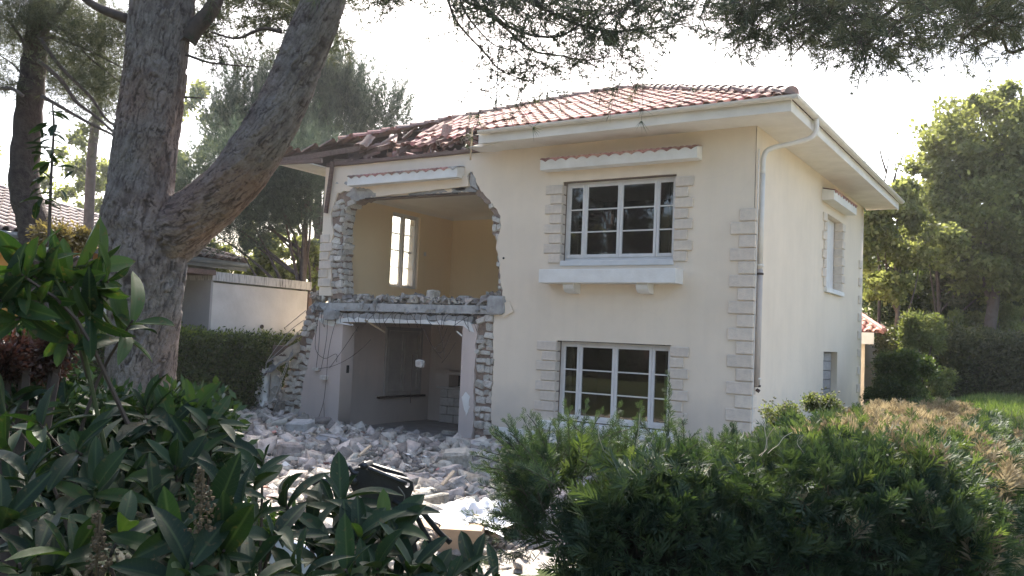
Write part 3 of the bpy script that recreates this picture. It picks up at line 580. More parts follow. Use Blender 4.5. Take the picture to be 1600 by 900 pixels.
# ---- upper left room window in the left wall, with lace curtains
Wl = MB(); x = -9.72
for q in ((1.98, 3.0, 2.03, 4.88), (3.05, 3.0, 3.10, 4.88), (2.03, 4.83, 3.05, 4.88), (2.03, 3.0, 3.05, 3.05), (2.51, 3.05, 2.57, 4.83)): Wl.box(x, q[0], q[1], x+.06, q[2], q[3], .004)
Wl = Wl.build('window', FRAME, H)
for (ya, yb, open_) in ((2.03, 2.51, 0), (2.57, 3.05, 0)):
    s = MB(); t = .045; X0 = x-.01
    for q in ((ya, 3.05, ya+t, 4.83), (yb-t, 3.05, yb, 4.83), (ya+t, 4.78, yb-t, 4.83), (ya+t, 3.05, yb-t, 3.11)): s.box(X0, q[0], q[1], X0+.045, q[2], q[3])
    s.build('sash', FRAME, Wl)
    for j in range(4):
        z0 = 3.11+.4175*j
        if j: MB().box(X0+.003, ya+t, z0-.012, X0+.042, yb-t, z0+.012).build('glazing_bar', FRAME, Wl)
        MB().box(X0+.02, ya+t, z0+.012, X0+.023, yb-t, z0+.405).build('pane', GLASSC, Wl)
    n = 46; ys = np.linspace(ya+.03, yb-.03, n); xs = x+.05+.012*np.sin(ys*120)+.006*np.sin(ys*37)
    V = np.concatenate([np.stack([xs+.0, ys, np.full(n, z)], 1) for z in (3.07, 4.62)]); link('lace_curtain', npmesh('lace_curtain', V, [(i, i+1, n+i+1, n+i) for i in range(n-1)], smooth=True), LACE, Wl)
MB().tube([(x+.1, 2.72, 3.9), (x+.17, 2.72, 3.9), (x+.17, 2.62, 3.9)], .012, 6).build('window_handle', STEEL, Wl)
MB().box(-9.575, 3.28, 3.9, -9.56, 3.36, 4.0, .003).build('light_switch', FRAME, H)
MB().box(-9.575, 4.05, 2.5, -9.56, 4.47, 2.6, .003).build('skirting_board', WHITEP, H)
# ---- lower left room: closed wooden shutters, sill rail, breeze-block hearth
sh = MB(); x = -9.565
for q in ((1.94, .36, 2.03, 2.03), (3.25, .36, 3.34, 2.03), (2.03, 1.94, 3.25, 2.03), (2.03, .36, 3.25, .44)): sh.box(-9.574, q[0], q[1], -9.51, q[2], q[3], .004)
sh = sh.build('window', SHUTTER, H)
for ya, yb in ((2.04, 2.63), (2.65, 3.24)):
    s = MB(); t = .08
    for q in ((ya, .45, ya+t, 1.93), (yb-t, .45, yb, 1.93)): s.box(x, q[0], q[1], x+.05, q[2], q[3])
    for z in (.45, .9, 1.38, 1.85): s.box(x, ya+t, z, x+.05, yb-t, z+.08)
    s.box(x+.005, ya+t, .5, x+.02, yb-t, 1.9); s.build('shutter_leaf', SHUTTER, sh)
MB().box(-9.56, 1.72, .30, -9.46, 3.5, .345, .005).build('window_rail', RUST, H)
hb = MB().box(-9.55, 3.0, -.32, -8.2, 3.74, .0).v
for r_ in range(4):
    z0 = -.3+.21*r_; x0 = -8.88-(.2 if r_ % 2 else 0)+.0
    k = 0
    while x0 < -6.75:
        a = max(x0, -8.88); c = min(x0+.44, -6.72)
        if c-a > .05: MB().box(a+.007, 3.32, z0+.006, c-.007, 3.74, z0+.204, .008).build('hearth_block', BLOCK, H)
        x0 += .45
MB().box(-9.0, 3.30, .545, -6.72, 3.745, .60, .01).build('hearth_shelf', BLOCK, H)
MB().box(-9.0, 3.30, .602, -8.60, 3.745, 1.0).build('hearth_cheek', PLASTER_IN, H)
MB().box(-8.598, 3.70, .604, -6.72, 3.745, .9).build('hearth_opening', DARKV, H)
MB().box(-9.0, 3.29, .90, -6.7, 3.745, .98, .01).build('hearth_shelf', PLASTER_IN, H)

# ---- hip roof
EO = .76; ex0, ex1, ey0, ey1 = XL-EO, EO, -EO, DEP+EO; EZ = 5.80; RZ = 7.93; ry = DEP/2; rx0, rx1 = ex0+(ry+EO), ex1-(ry+EO)
slope = (RZ-EZ)/(ry+EO); sl_len = math.hypot(ry+EO, RZ-EZ)
ca, sa = math.cos(math.atan(slope)), math.sin(math.atan(slope))
# decking under the tiles (open over the torn corner)
dk = MB(); yb = 1.0
def fp(x, y, dz=-.05): return (x, y, EZ+(y-ey0)*slope+dz)
xr = -5.25
dk.add([fp(xr, ey0+.02), fp(ex1-.02, ey0+.02), fp(rx1, ry), fp(rx0, ry), fp(ex0+1.3+EO, 1.3), fp(xr, 1.3)], [(0, 1, 2, 3, 4, 5)])
dk.add([(ex1-.02, ey0, EZ-.05), (ex1-.02, ey1, EZ-.05), (rx1, ry, RZ-.05)], [(0, 1, 2)])
dk.add([(ex1, ey1, EZ-.05), (ex0, ey1, EZ-.05), (rx0, ry, RZ-.05), (rx1, ry, RZ-.05)], [(0, 1, 2, 3)])
dk.add([(ex0, ey1, EZ-.05), (ex0, ey0, EZ-.05), (rx0, ry, RZ-.05)], [(0, 1, 2)])
dk.build('roof_deck', WOOD, H)
TP = .228; TLn = .40; TE = .345
def tile_geo(w_=TP, L_=TLn):
    """one interlocking Roman tile: raised barrel and shallow pan"""
    ang = np.linspace(0, math.pi, 6); pr = [(w_*.66*(.5-.5*math.cos(a)), .062*math.sin(a)**.8 if math.sin(a) > 1e-6 else 0) for a in ang]+[(w_*.78, -.006), (w_*.9, -.008), (w_*1.0, .0)]
    n = len(pr); v = [(p[0], 0, p[1]+.030) for p in pr]+[(p[0], L_, p[1]+.006) for p in pr]+[(p[0], 0.0, p[1]+.012) for p in pr]
    f = [(i, i+1, n+i+1, n+i) for i in range(n-1)]+[(2*n+i, 2*n+i+1, i+1, i) for i in range(n-1)]
    return np.array(v), f
TV, TF = tile_geo()
tile_me = MB().add(TV, TF).mesh('roof_tile'); tile_me.materials.append(TILE)
tile_me2 = MB().add(TV, TF).mesh('roof_tile'); tile_me2.materials.append(TILE_OLD)
# local frame of the front slope: (a across, b up the slope)
def front_frame(a, b, jz=0): return Vector((a, ey0+b*ca, EZ+b*sa+jz))
Rf = Matrix(((1, 0, 0), (0, ca, -sa), (0, sa, ca)))
placed = []; rows = int(sl_len/TE)
for r_ in range(rows+1):
    b = r_*TE-.06; xa = ex0+b*ca*1.0; xb = ex1-b*ca*1.0
    k0 = math.ceil((xa-ex0)/TP-.4); k1 = int((xb-ex0)/TP)
    for k in range(k0, k1):
        x = ex0+k*TP; y = ey0+b*ca; st = 0
        if x < -5.15:
            edge = -.02+.2*abs(math.sin(k*2.3))+(.2 if k % 4 == 0 else 0)
            if x < -8.15: edge = .95+.4*abs(math.sin(k*1.7))
            if y < edge: continue
            if y < edge+.42: st = 2
            elif x < -7.6 and y < 1.9: st = 1
        placed.append((x, b, y, st))
placed.sort(key=lambda q: (q[0]-EYE[0])**2+(q[2]-EYE[1])**2)
placed.sort(key=lambda q: -q[3])
far_t = MB(); np_ = 0; NT = 205
for (x, b, y, st) in placed:
    jit = .012+(.05 if st else 0)*1.0
    R3 = Rf@Matrix.Rotation((min(.28, (-5.2-x)*.062) if x < -5.2 and y < 1.9 else 0), 3, 'X')@Matrix.Rotation(random.gauss(0, .012+.07*(st == 2)), 3, 'Z')@Matrix.Rotation(random.gauss(0, .012+(.05 if st else 0)), 3, 'X')
    loc = front_frame(x, b+random.gauss(0, .008), random.gauss(0, .003)-(.05 if st == 2 else 0)-(max(0, (-5.2-x))*max(0, 1.9-y)*.062 if x < -5.2 else 0))
    if np_ < NT:
        o = link('roof_tile', tile_me if random.random() > .08 else tile_me2, None, H); o.matrix_world = Matrix.Translation(loc)@R3.to_4x4(); np_ += 1
    else: far_t.add((np.array(TV)@np.array(R3).T)+np.array(loc), TF, random.random())
o = far_t.build('roof_tile', TILE, H); o['kind'] = 'stuff'
# jumbled tiles fallen over the torn eave
for i in range(80):
    t = random.random(); x = -9.75+4.55*t**.9 if i < 46 else random.uniform(-9.6, -7.9); y = random.uniform(-.02, .75) if i < 46 else random.uniform(.1, 1.3); zlow = 5.64; ztop = EZ+(y+EO)*slope-.1
    z = zlow+(ztop-zlow)*random.random()**1.6*.8 if x > -8.3 else zlow+(ztop-zlow)*random.random()**.5
    R3 = Matrix.Rotation(random.uniform(-1.1, 1.1), 3, 'Z')@Matrix.Rotation(random.gauss(.25, .35), 3, 'X')@Matrix.Rotation(random.gauss(0, .4), 3, 'Y')
    o = link('roof_tile', tile_me2 if (x < -8 and random.random() < .75) or random.random() < .25 else tile_me, None, H); s = random.choice([1, 1, 1, .75, .6])
    o.matrix_world = Matrix.Translation((x, y, z+.02))@R3.to_4x4()@Matrix.Diagonal((random.choice([1, .7, .9]), s, 1, 1))
# right and left slopes, seen only edge-on
side_t = MB()
for sgn in (1, -1):
    for r_ in range(rows+1):
        b = r_*TE-.06; ya = ey0+b*ca; yb_ = ey1-b*ca
        for k in range(math.ceil((ya-ey0)/TP), int((yb_-ey0)/TP)):
            y = ey0+k*TP
            if sgn == -1 and (r_ > 6 and k > 12): continue
            A = np.array(TV); 
            if sgn == 1: P_ = np.stack([ex1-(b+A[:, 1])*ca-A[:, 2]*0, y+A[:, 0], EZ+(b+A[:, 1])*sa+A[:, 2]/ca], 1)
            else: P_ = np.stack([ex0+(b+A[:, 1])*ca, y+A[:, 0], EZ+(b+A[:, 1])*sa+A[:, 2]/ca], 1)
            side_t.add(P_, TF, random.random())
o = side_t.build('roof_tile', TILE_OLD, H); o['kind'] = 'stuff'
# hip and ridge caps
def caps(p0, p1, m, skip=lambda t: False, w_=.115, L_=.40, drop=0):
    p0 = np.array(p0); p1 = np.array(p1); D_ = np.linalg.norm(p1-p0); d = (p1-p0)/D_; sd_ = np.cross(d, (0, 0, 1)); sd_ /= np.linalg.norm(sd_); u = np.cross(sd_, d); n = int(D_/.34)
    for i in range(n):
        t0 = i*.34
        if skip(t0/D_): continue
        b = MB(); v = []
        for (tt, ww, zz) in ((0, w_*1.12, .028), (L_, w_*.92, .0)):
            for k in range(7):
                a = math.pi*k/6; v.append(p0+d*(t0+tt)+sd_*math.cos(a)*ww+u*(math.sin(a)*ww*.85+zz))
        v += [x*1.0-u*.018 for x in v[:7]]
        b.add(v, [(k, k+1, 8+k, 7+k) for k in range(6)]+[(14+k, 15+k, k+1, k) for k in range(6)]+[(14, 15, 16, 17, 18, 19, 20)], random.random()).build('ridge_tile', m(i/n) if callable(m) else m, H)
zc = .035
caps((ex1, ey0, EZ+zc), (rx1, ry, RZ+zc), TILE_OLD)
caps((ex0+.95, ey0+.95, EZ+zc+.95*slope), (rx0, ry, RZ+zc), lambda t: TILE if t < .2 else TILE_OLD)
caps((rx0, ry, RZ+zc), (rx1, ry, RZ+zc), TILE_OLD); caps((rx1, ry, RZ+zc), (ex1, ey1, EZ+zc), TILE_OLD)
# roof timbers showing in the tear
for i, x in enumerate(np.arange(-9.6, -5.2, .55)):
    MB().obox((x, .1+.3*random.random(), 5.93+random.uniform(-.1, .03)), (x+.02, 2.2, 6.75), .07, .11).build('rafter', WOOD, H)
for p, q, w_, t in (((-10.66, -.74, 5.62), (-9.35, -.70, 5.58), .05, .09), ((-10.66, -.74, 5.66), (-8.9, .2, 6.02), .06, .12), ((-9.7, .02, 5.72), (-8.6, .1, 5.66), .05, .12), ((-9.5, .3, 5.8), (-8.4, .5, 6.1), .05, .1),
                    ((-9.85, -.02, 5.64), (-5.3, -.02, 5.645), .10, .07), ((-10.7, -.3, 5.8), (-9.4, 1.0, 6.25), .05, .1), ((-5.3, .3, 5.62), (-6.2, .2, 6.0), .05, .05)):
    MB().obox(p, q, w_, t).build('roof_timber', WOOD, H)
MB().obox(PY(738, 198, -.35), PY(735, 250, -.12), .045, .02, (1, 0, 0)).build('dangling_batten', PLANK, H)
lumps('broken_tile_bits', lambda r: (-9.8+4.6*r.random(), -.04+.35*r.random(), 5.66+abs(r.normal(0, .05))), 130, .04, .14, TILE_OLD, H, seed=11, flat=.3)
# soffits, fascia, gutters
def soffit(x0, y0, x1, y1): return MB().box(x0, y0, 5.595, x1, y1, 5.62).build('soffit', SOFFIT, H)
soffit(-5.15, -EO+.03, EO-.03, -.002); soffit(.004, -.0015, EO-.03, DEP+EO-.03); soffit(ex0+.03, -.70, XL-.004, DEP+.7)
sf = slab('soffit', [rag([(-5.15, 5.62), (-5.38, 5.60), (-5.2, 5.585), (-5.55, 5.572), (-5.1, 5.56)], .1, .006)+[(-4.6, 5.60), (-4.6, 5.62)]], .5, SOFFIT, H, 'y', -.6)
MB().box(-5.15, -EO, 5.575, EO+.0, -EO+.028, 5.76, .004).build('fascia_board', SOFFIT, H)
MB().box(EO-.03, -EO+.03, 5.575, EO-.002, DEP+EO, 5.76, .004).build('fascia_board', SOFFIT, H)
MB().box(ex0, -.72, 5.575, ex0+.028, DEP+EO, 5.74, .004).build('fascia_board', SOFFIT, H)
def gutter(p0, p1, out, n=10):
    p0 = np.array(p0); p1 = np.array(p1); out = np.array(out); b = MB(); R_ = .065; v = []
    for p in (p0, p1):
        for k in range(9): a = math.pi*k/8; v.append(p+out*(R_-math.cos(a)*R_)+np.array([0, 0, -math.sin(a)*R_]))
        for k in range(9): a = math.pi*(8-k)/8; v.append(p+out*(R_-math.cos(a)*(R_-.006))+np.array([0, 0, -math.sin(a)*(R_-.006)+.001]))
    b.add(v, [(k, k+1, 19+k, 18+k) for k in range(17)]+[(17, 0, 18, 35), tuple(range(18)), tuple(range(35, 17, -1))])
    g = b.build('gutter', PVC, H); D_ = np.linalg.norm(p1-p0)
    for i in range(n):
        p = p0+(p1-p0)*(i+.5)/n; d = (p1-p0)/D_; m_ = MB(); v = []
        for q in (p, p+d*.035):
            for k in range(9): a = math.pi*k/8; v.append(q+out*(R_-math.cos(a)*(R_+.006))+np.array([0, 0, -math.sin(a)*(R_+.006)]))
        m_.add(v, [(k, k+1, 10+k, 9+k) for k in range(8)]).build('gutter_joint', PVC, g)
    return g
gutter((-5.1, -EO-.002, 5.80), (EO+.13, -EO-.002, 5.80), (0, -1, 0)); gutter((EO+.002, -EO-.13, 5.80), (EO+.002, DEP+EO+.05, 5.80), (1, 0, 0), 12)
dp = smooth_path([(EO+.07, .54, 5.76), (EO+.07, .54, 5.55), (EO-.02, .5, 5.42), (.5, .40, 5.34), (.18, .22, 5.24), (.085, .15, 5.10), (.075, .14, 4.8)], 5)
dpo = MB().tube(dp, .045, 10).build('downpipe', PVC, H, True)
MB().tube([(.075, .14, 4.82), (.075, .12, 3.2)], .045, 10).build('pipe_length', PVC, dpo, True)
MB().tube([(.075, .12, 3.19), (.075, .11, 1.25)], .05, 10).build('pipe_length', mat('stained_pipe', (.55, .48, .42), (.42, .35, .30), scale=3, stretch=(1, 1, .3)), dpo, True)
for z in (3.24, 3.1, 1.36, 1.24): MB().tube([(.075, .125, z), (.075, .125, z+.035)], .06, 10).build('pipe_bracket', RUST if z < 1.3 or 3 < z < 3.2 else PVC, dpo, True)
MB().tube([(.04, .02, 5.2), (.04, .015, .0)], .012, 6).build('cable', PVC, H)
MB().tube([(.07, .11, 1.2), (.12, .11, 1.17)], .03, 8).build('wall_tap', RUST, H)
# roof furniture
vn = MB(); vn.box(-5.85, 5.6, 7.2, -5.45, 6.0, 7.98); vn.build('chimney', mat('chimney_clay', (.55, .40, .33), (.45, .33, .28)), H)
MB().tube([(-5.65, 5.8, 7.98), (-5.65, 5.8, 8.10), (-5.65, 5.8, 8.12)], [.16, .17, .1], 10).build('chimney_pot', mat('pot_clay', (.62, .50, .42)), H)
pA = PY(775, 172, 4.0)
an = MB().tube([(pA[0], 4.0, 7.2), (pA[0], 4.0, 9.35)], .018, 6).build('roof_aerial', STEEL, H)
for k, z in enumerate((9.3, 9.0)): MB().tube([(pA[0]-.22+.06*k, 4.0, z), (pA[0]+.22-.06*k, 4.0, z)], .008, 5).build('aerial_arm', STEEL, an)
# canopy / side window pieces
MB().box(-.12, 5.0, 3.15, .07, 6.75, 3.252, .008).build('window_sill', WHITEP, H)
sw = MB()
for q in ((5.09, 3.26, 5.17, 4.86), (5.56, 3.26, 5.64, 4.86), (5.17, 4.79, 5.56, 4.86), (5.17, 3.26, 5.56, 3.33)): sw.box(-.17, q[0], q[1], -.12, q[2], q[3])
sw = sw.build('window', FRAME, H)
for ya, yb_ in ((5.64, 6.1), (6.12, 6.6)): MB().box(-.2, ya, 3.26, -.16, yb_, 4.86, .004).build('shutter_leaf', FRAME, sw)
MB().box(-.24, 5.18, 3.33, -.235, 5.56, 4.79).build('pane', GLASS, sw)
# hanging reinforcement
rb = random.Random(5)
for i in range(27):
    x = -9.95+4.45*i/26+rb.uniform(-.05, .05); z = 2.30; dx = rb.uniform(-.1, .12); L_ = rb.uniform(.22, .36)
    MB().tube(smooth_path([(x+.05, .0, z+.02), (x, -.07, z-.03), (x+dx*.5, -.09, z-L_*.6), (x+dx, -.04, z-L_)], 4), .0055, 5).build('rebar', RUST, H)
for pts in ([(500, 486), (495, 510), (493, 545), (507, 560), (525, 553), (526, 566)], [(500, 500), (498, 540), (494, 575)], [(512, 500), (510, 530), (502, 575), (498, 580)], [(525, 500), (517, 530), (512, 560), (510, 590), (505, 630), (495, 660)],
            [(560, 510), (540, 540), (515, 575)], [(491, 577), (520, 572), (545, 560), (565, 545), (580, 530)], [(545, 505), (555, 512), (558, 518)], [(640, 488), (648, 500), (654, 508)], [(590, 485), (575, 500), (570, 508)], [(615, 486), (605, 498), (600, 506)],
            [(705, 520), (690, 550), (677, 545)], [(712, 535), (700, 555), (690, 567)], [(735, 492), (722, 500), (708, 510)], [(684, 510), (690, 530), (695, 560)], [(660, 510), (675, 540), (690, 560)], [(645, 555), (643, 590), (641, 630)], [(506, 630), (507, 670)], [(699, 512), (692, 530), (680, 545)]):
    MB().tube(smooth_path([PY(u, v_, -.06-.04*rb.random()) for u, v_ in pts], 5), .0055, 5).build('rebar', RUST, H)
# lumps of concrete still hanging from the bars and a split batten
for i, (u, v_, s) in enumerate(((656, 568, (.17, .1, .15)), (493, 577, (.14, .1, .07)), (506, 590, (.16, .12, .1)))):
    v, f = chunk_mesh('', 70+i, sub=1); o = MB().add(v*np.array(s), f, .3).build('hanging_concrete', STONE, H); o.location = PY(u, v_, -.08)
v, f = chunk_mesh('', 77, sub=1); o = MB().add(v*np.array((.36, .12, .22)), f, .2).build('hanging_concrete', CONC, H); o.location = PY(517, 492, -.07)
MB().obox(PY(570, 500, -.06), PY(601, 519, .3), .05, .03).build('dangling_batten', PLANK, H)
MB().obox(PY(500, 500, -.05), PY(552, 508, -.05), .03, .03).build('dangling_batten', WHITEP, H)
MB().obox(PY(714, 518, -.05), PY(722, 525, -.03), .03, .02).build('dangling_batten', WHITEP, H)
MB().obox(PY(520, 253, -.09), PY(509, 333, -.05), .09, .05, (0, 1, 0)).build('hanging_board', WOOD, H)
MB().box(-9.125, .17, .95, -9.11, .24, 1.12).build('light_switch', DARKV, H)
pr = patch(rag([xz(*p) for p in [(722, 620), (729, 612), (735, 620), (733, 640), (729, 652), (726, 640)]], .05, .01), WHITEP, -.02, .012)
MB().obox(PY(783, 487, -.02), PY(799, 478, -.02), .24, .03, (0, 1, 0)).build('loose_render_piece', PLASTER, H)
v, f = chunk_mesh('', 91, sub=1); o = MB().add(v*np.array((.42, .2, .36)), f, .3).build('broken_corner_lump', CONC, H); o.location = PY(778, 478, .02)

# ------------------------------------------------------------ foliage machinery
def scatter(tmpl, tf, pos, rot, scl, rnd):
    """tmpl (k,3) tf (m,q) -> many copies"""
    n = len(pos); k = len(tmpl)
    V = np.einsum('nij,kj->nki', rot, tmpl)*np.asarray(scl).reshape(-1, 1, 1)+pos[:, None, :]
    F_ = (tf[None]+(np.arange(n)*k)[:, None, None]).reshape(-1, tf.shape[1])
    return V.reshape(-1, 3), F_, np.repeat(rnd, k)
def frames(dirs, r, roll=None):
    """rotation matrices whose Y axis is dirs"""
    d = dirs/np.linalg.norm(dirs, axis=1)[:, None]; q = r.normal(size=d.shape); x = np.cross(d, q); x /= np.linalg.norm(x, axis=1)[:, None]; z = np.cross(x, d)
    return np.stack([x, d, z], -1)
LEAF_T = np.array([(0, 0, 0), (.34, .45, .08), (0, 1, -.06), (-.34, .45, .08)]); LEAF_F = np.array([(0, 1, 2), (0, 2, 3)])
def tuft_t(n, seed, spread=.75, wd=.035):
    r = np.random.default_rng(seed); v = []; f = []
    for i in range(n):
        d = np.array([r.normal(0, spread), 1+r.normal(0, .3), r.normal(0, spread)]); d /= np.linalg.norm(d); s = np.cross(d, r.normal(size=3)); s /= np.linalg.norm(s); L_ = r.uniform(.75, 1.1); b0 = d*.05
        v += [b0-s*wd/2, b0+s*wd/2, d*L_]; f.append((3*i, 3*i+1, 3*i+2))
    return np.array(v), np.array(f)
def spray_t(seed, n=9, w_=.062):
    """flat feathery conifer spray: main axis with side shoots, ~32 triangles"""
    r = np.random.default_rng(seed); v = []; f = []
    def needle(p, d, L_, ww):
        s = np.array([d[1], -d[0], 0.0])+np.array([0, 0, r.normal(0, .35)]); s /= np.linalg.norm(s); i = len(v); v.extend([p-s*ww/3, p+d*L_*.45+s*ww/2, p+d*L_, p+d*L_*.45-s*ww/2]); f.append((i, i+1, i+2)); f.append((i, i+2, i+3))
    needle(np.zeros(3), np.array([0, 1., 0]), 1, .045)
    for i in range(n):
        t = .12+.75*i/n
        for sg in (-1, 1):
            a = r.uniform(.45, .8); d = np.array([sg*math.sin(a), math.cos(a), r.normal(0, .25)]); d /= np.linalg.norm(d); needle(np.array([0, t, 0]), d, (1-t)*.55+.12, w_)
    return np.array(v), np.array(f)
def foliage(name, m, parent, groups):
    """groups: list of (V,F,rnd) merged"""
    Vs, Fs, Rs = [], [], []; b = 0
    for V, F_, r_ in groups: Vs.append(V); Fs.append(F_+b); Rs.append(r_); b += len(V)
    return link(name, npmesh(name, np.concatenate(Vs), np.concatenate(Fs), rnd=np.concatenate(Rs)), m, parent)
def blob_points(blobs, n, r, shell=.5, clump=.16, per=130, flat=.65):
    """points in clumps spread through a set of ellipsoids [(centre, radii)]"""
    vol = np.array([b[1][0]*b[1][1]*b[1][2] for b in blobs])**.75; vol /= vol.sum(); out = []
    for (c, rad), fr in zip(blobs, vol):
        k = max(4, int(n*fr)); nc = max(3, k//per); d = r.normal(size=(nc, 3)); d /= np.linalg.norm(d, axis=1)[:, None]
        cc = d*(shell+(1-shell)*r.random((nc, 1))**.5); pick = r.integers(nc, size=k)
        p = cc[pick]+r.normal(0, clump, (k, 3))*np.array([1.1, 1.1, flat]); out.append(np.array(c)+p*np.array(rad))
    return np.concatenate(out)
def leaf_crown(name, m, parent, blobs, n, size, seed, shell=.45, clump=.12):
    r = np.random.default_rng(seed); p = blob_points(blobs, n, r, shell, clump); d = r.normal(size=p.shape)+np.array([0, 0, -.2])
    return foliage(name, m, parent, [scatter(LEAF_T, LEAF_F, p, frames(d, r), size*(.6+.8*r.random(len(p))), r.random(len(p)))])
def needle_crown(name, m, parent, pos, dirs, size, seed, n=11, wd=.035, spread=.7):
    r = np.random.default_rng(seed); g = []
    for k in range(3):
        t, f = tuft_t(n, seed*7+k, spread, wd); sel = np.arange(len(pos)) % 3 == k
        if sel.sum(): g.append(scatter(t, f, pos[sel], frames(dirs[sel], r), size*(.7+.5*r.random(sel.sum())), r.random(sel.sum())))
    return foliage(name, m, parent, g)
def limb_tree(parent, base, top, r0, targets, m, seed, bend=.12, rl=.35, name='limb'):
    """trunk plus a limb to every target"""
    rr = np.random.default_rng(seed); base = np.array(base, float); top = np.array(top, float); L_ = np.linalg.norm(top-base)
    pts = [base+(top-base)*t+(rr.normal(0, bend*.06*L_, 3)*np.array([1, 1, 0]) if 0 < t < 1 else 0) for t in np.linspace(0, 1, 6)]; sp = smooth_path(pts, 5)
    MB().tube(sp, np.linspace(r0, r0*.35, len(sp)), 9).build('trunk', m, parent, True)
    for t in targets:
        t = np.array(t, float); f = rr.uniform(.35, .9); i = int(f*(len(sp)-1)); s = sp[i]; mid = (s+t)/2+rr.normal(0, .05*np.linalg.norm(t-s), 3); q = smooth_path([s, mid, t], 5)
        MB().tube(q, np.linspace(r0*rl*(1.2-f*.5), r0*.06, len(q)), 6).build(name, m, parent, True)
def px_blobs(lst, dist, ydeep=1.0):
    out = []
    for (u, v_, ru, rv, *dd) in lst:
        d = dist+(dd[0] if dd else 0); c = PD(u, v_, d); s = d/FL; out.append((c, (ru*s, ru*s*ydeep, rv*s)))
    return out
def deciduous(label, base_u, dist, lst, n, size, m, seed, trunk_r=.2, bark=None, group=None, name='leafy_tree', shell=.45, limbs=True, zb=None, clump=.15):
    bl = px_blobs(lst, dist); b0 = PD(base_u, 500, dist); gz = float(ground_h(b0[0], b0[1]))-.1
    T = thing(name, label, 'tree', (b0[0], b0[1], gz), group); off = np.array([b0[0], b0[1], gz])
    bl = [(np.array(c)-off, rad) for c, rad in bl]; top = max(bl, key=lambda b: b[0][2])[0]
    limb_tree(T, (0, 0, 0), (top[0]*.6, top[1]*.6, top[2]*.9), trunk_r, [b[0] for b in bl], bark or BARKD, seed)
    leaf_crown('crown', m, T, bl, n, size, seed, shell, clump); return T
# -------------------------------- trees to the right, behind the garden
deciduous('tall sunlit yellow green tree behind the bushes at the right edge', 1535, 27, [(1545, 215, 90, 80), (1490, 260, 62, 70), (1600, 270, 80, 90), (1530, 330, 100, 70), (1460, 330, 45, 45), (1610, 380, 80, 80), (1550, 410, 80, 55), (1450, 265, 25, 30), (1590, 160, 45, 32), (1530, 165, 36, 26)], 46000, .15, DECI, 21, .22, clump=.13)
deciduous('slender light green tree just right of the house eave', 1400, 25, [(1395, 350, 45, 40), (1402, 305, 30, 28), (1366, 345, 30, 32), (1425, 315, 32, 30), (1372, 400, 35, 50), (1440, 380, 50, 40), (1390, 450, 40, 30)], 15000, .14, DECI, 22, .10)
deciduous('dark dense evergreen tree behind the clipped bush', 1430, 30, [(1430, 430, 74, 60), (1490, 460, 66, 80), (1400, 400, 40, 45), (1520, 410, 50, 60), (1400, 490, 60, 50), (1370, 450, 26, 60), (1450, 540, 80, 50)], 34000, .13, DECD, 23, .2, name='evergreen_tree', shell=.3)
deciduous('shaded evergreen tree low at the right picture edge', 1570, 31, [(1570, 480, 56, 66), (1610, 440, 50, 70), (1545, 440, 40, 56), (1570, 540, 60, 40)], 20000, .13, DECD, 24, .18, name='evergreen_tree', shell=.3)
deciduous('half sunlit grey green tree between the tall tree and the evergreens', 1480, 28, [(1470, 380, 40, 36), (1510, 420, 34, 40), (1440, 350, 30, 30), (1545, 380, 30, 36), (1590, 430, 40, 40), (1480, 450, 26, 30)], 12000, .12, leafmat('grey_green_leaf', (.07, .08, .045), (.16, .165, .095), .4, .6, (1.5, 1.5, 1.1), .2), 25, .12)
bt = thing('bare_tree', 'thin bare leafless tree rising above the side eave', 'tree', tuple(PD(1370, 560, 28)))
r_ = random.Random(3); o0 = np.array(bt.location)
for pts in ([(1372, 560), (1374, 420), (1368, 330), (1360, 290), (1352, 250)], [(1368, 330), (1385, 270), (1392, 215)], [(1385, 420), (1392, 300), (1412, 240), (1415, 225)], [(1372, 380), (1352, 320), (1345, 300)], [(1385, 270), (1376, 240), (1374, 215)], [(1392, 300), (1400, 270), (1396, 240)], [(1374, 350), (1385, 320), (1378, 290)]):
    q = smooth_path([PD(u, v_, 28)-o0 for u, v_ in pts], 5); MB().tube(q, np.linspace(.055 if pts[0][1] > 500 else .035, .01, len(q)), 5).build('branch', TWIG, bt, True)
# far woodland closing the view
def woods(lst, n, size, m, seed, dist, shell=.3):
    g = px_blobs(lst, dist); return g
wr = []
for i in range(26): u = 1330+i*14+rng.normal(0, 6); wr.append((u, 470-abs(rng.normal(0, 40)), 32, 50, rng.uniform(-2, 6)))
tag(leaf_crown('woodland', DECD, None, px_blobs(wr, 42), 24000, .34, 31, .2), kind='stuff')
wl_ = []
for i in range(30): u = -60+i*20+rng.normal(0, 6); wl_.append((u, 285+rng.normal(0, 60), 38, 70, rng.uniform(-3, 8)))
tag(leaf_crown('woodland', DECI, None, px_blobs(wl_, 48), 34000, .26, 32, .2), kind='stuff')
wl2 = [(u, 455+rng.normal(0, 15), 34, 40, rng.uniform(-3, 5)) for u in np.linspace(-60, 520, 24)]
tag(leaf_crown('woodland', DECD, None, px_blobs(wl2, 36), 16000, .26, 33, .2), kind='stuff')
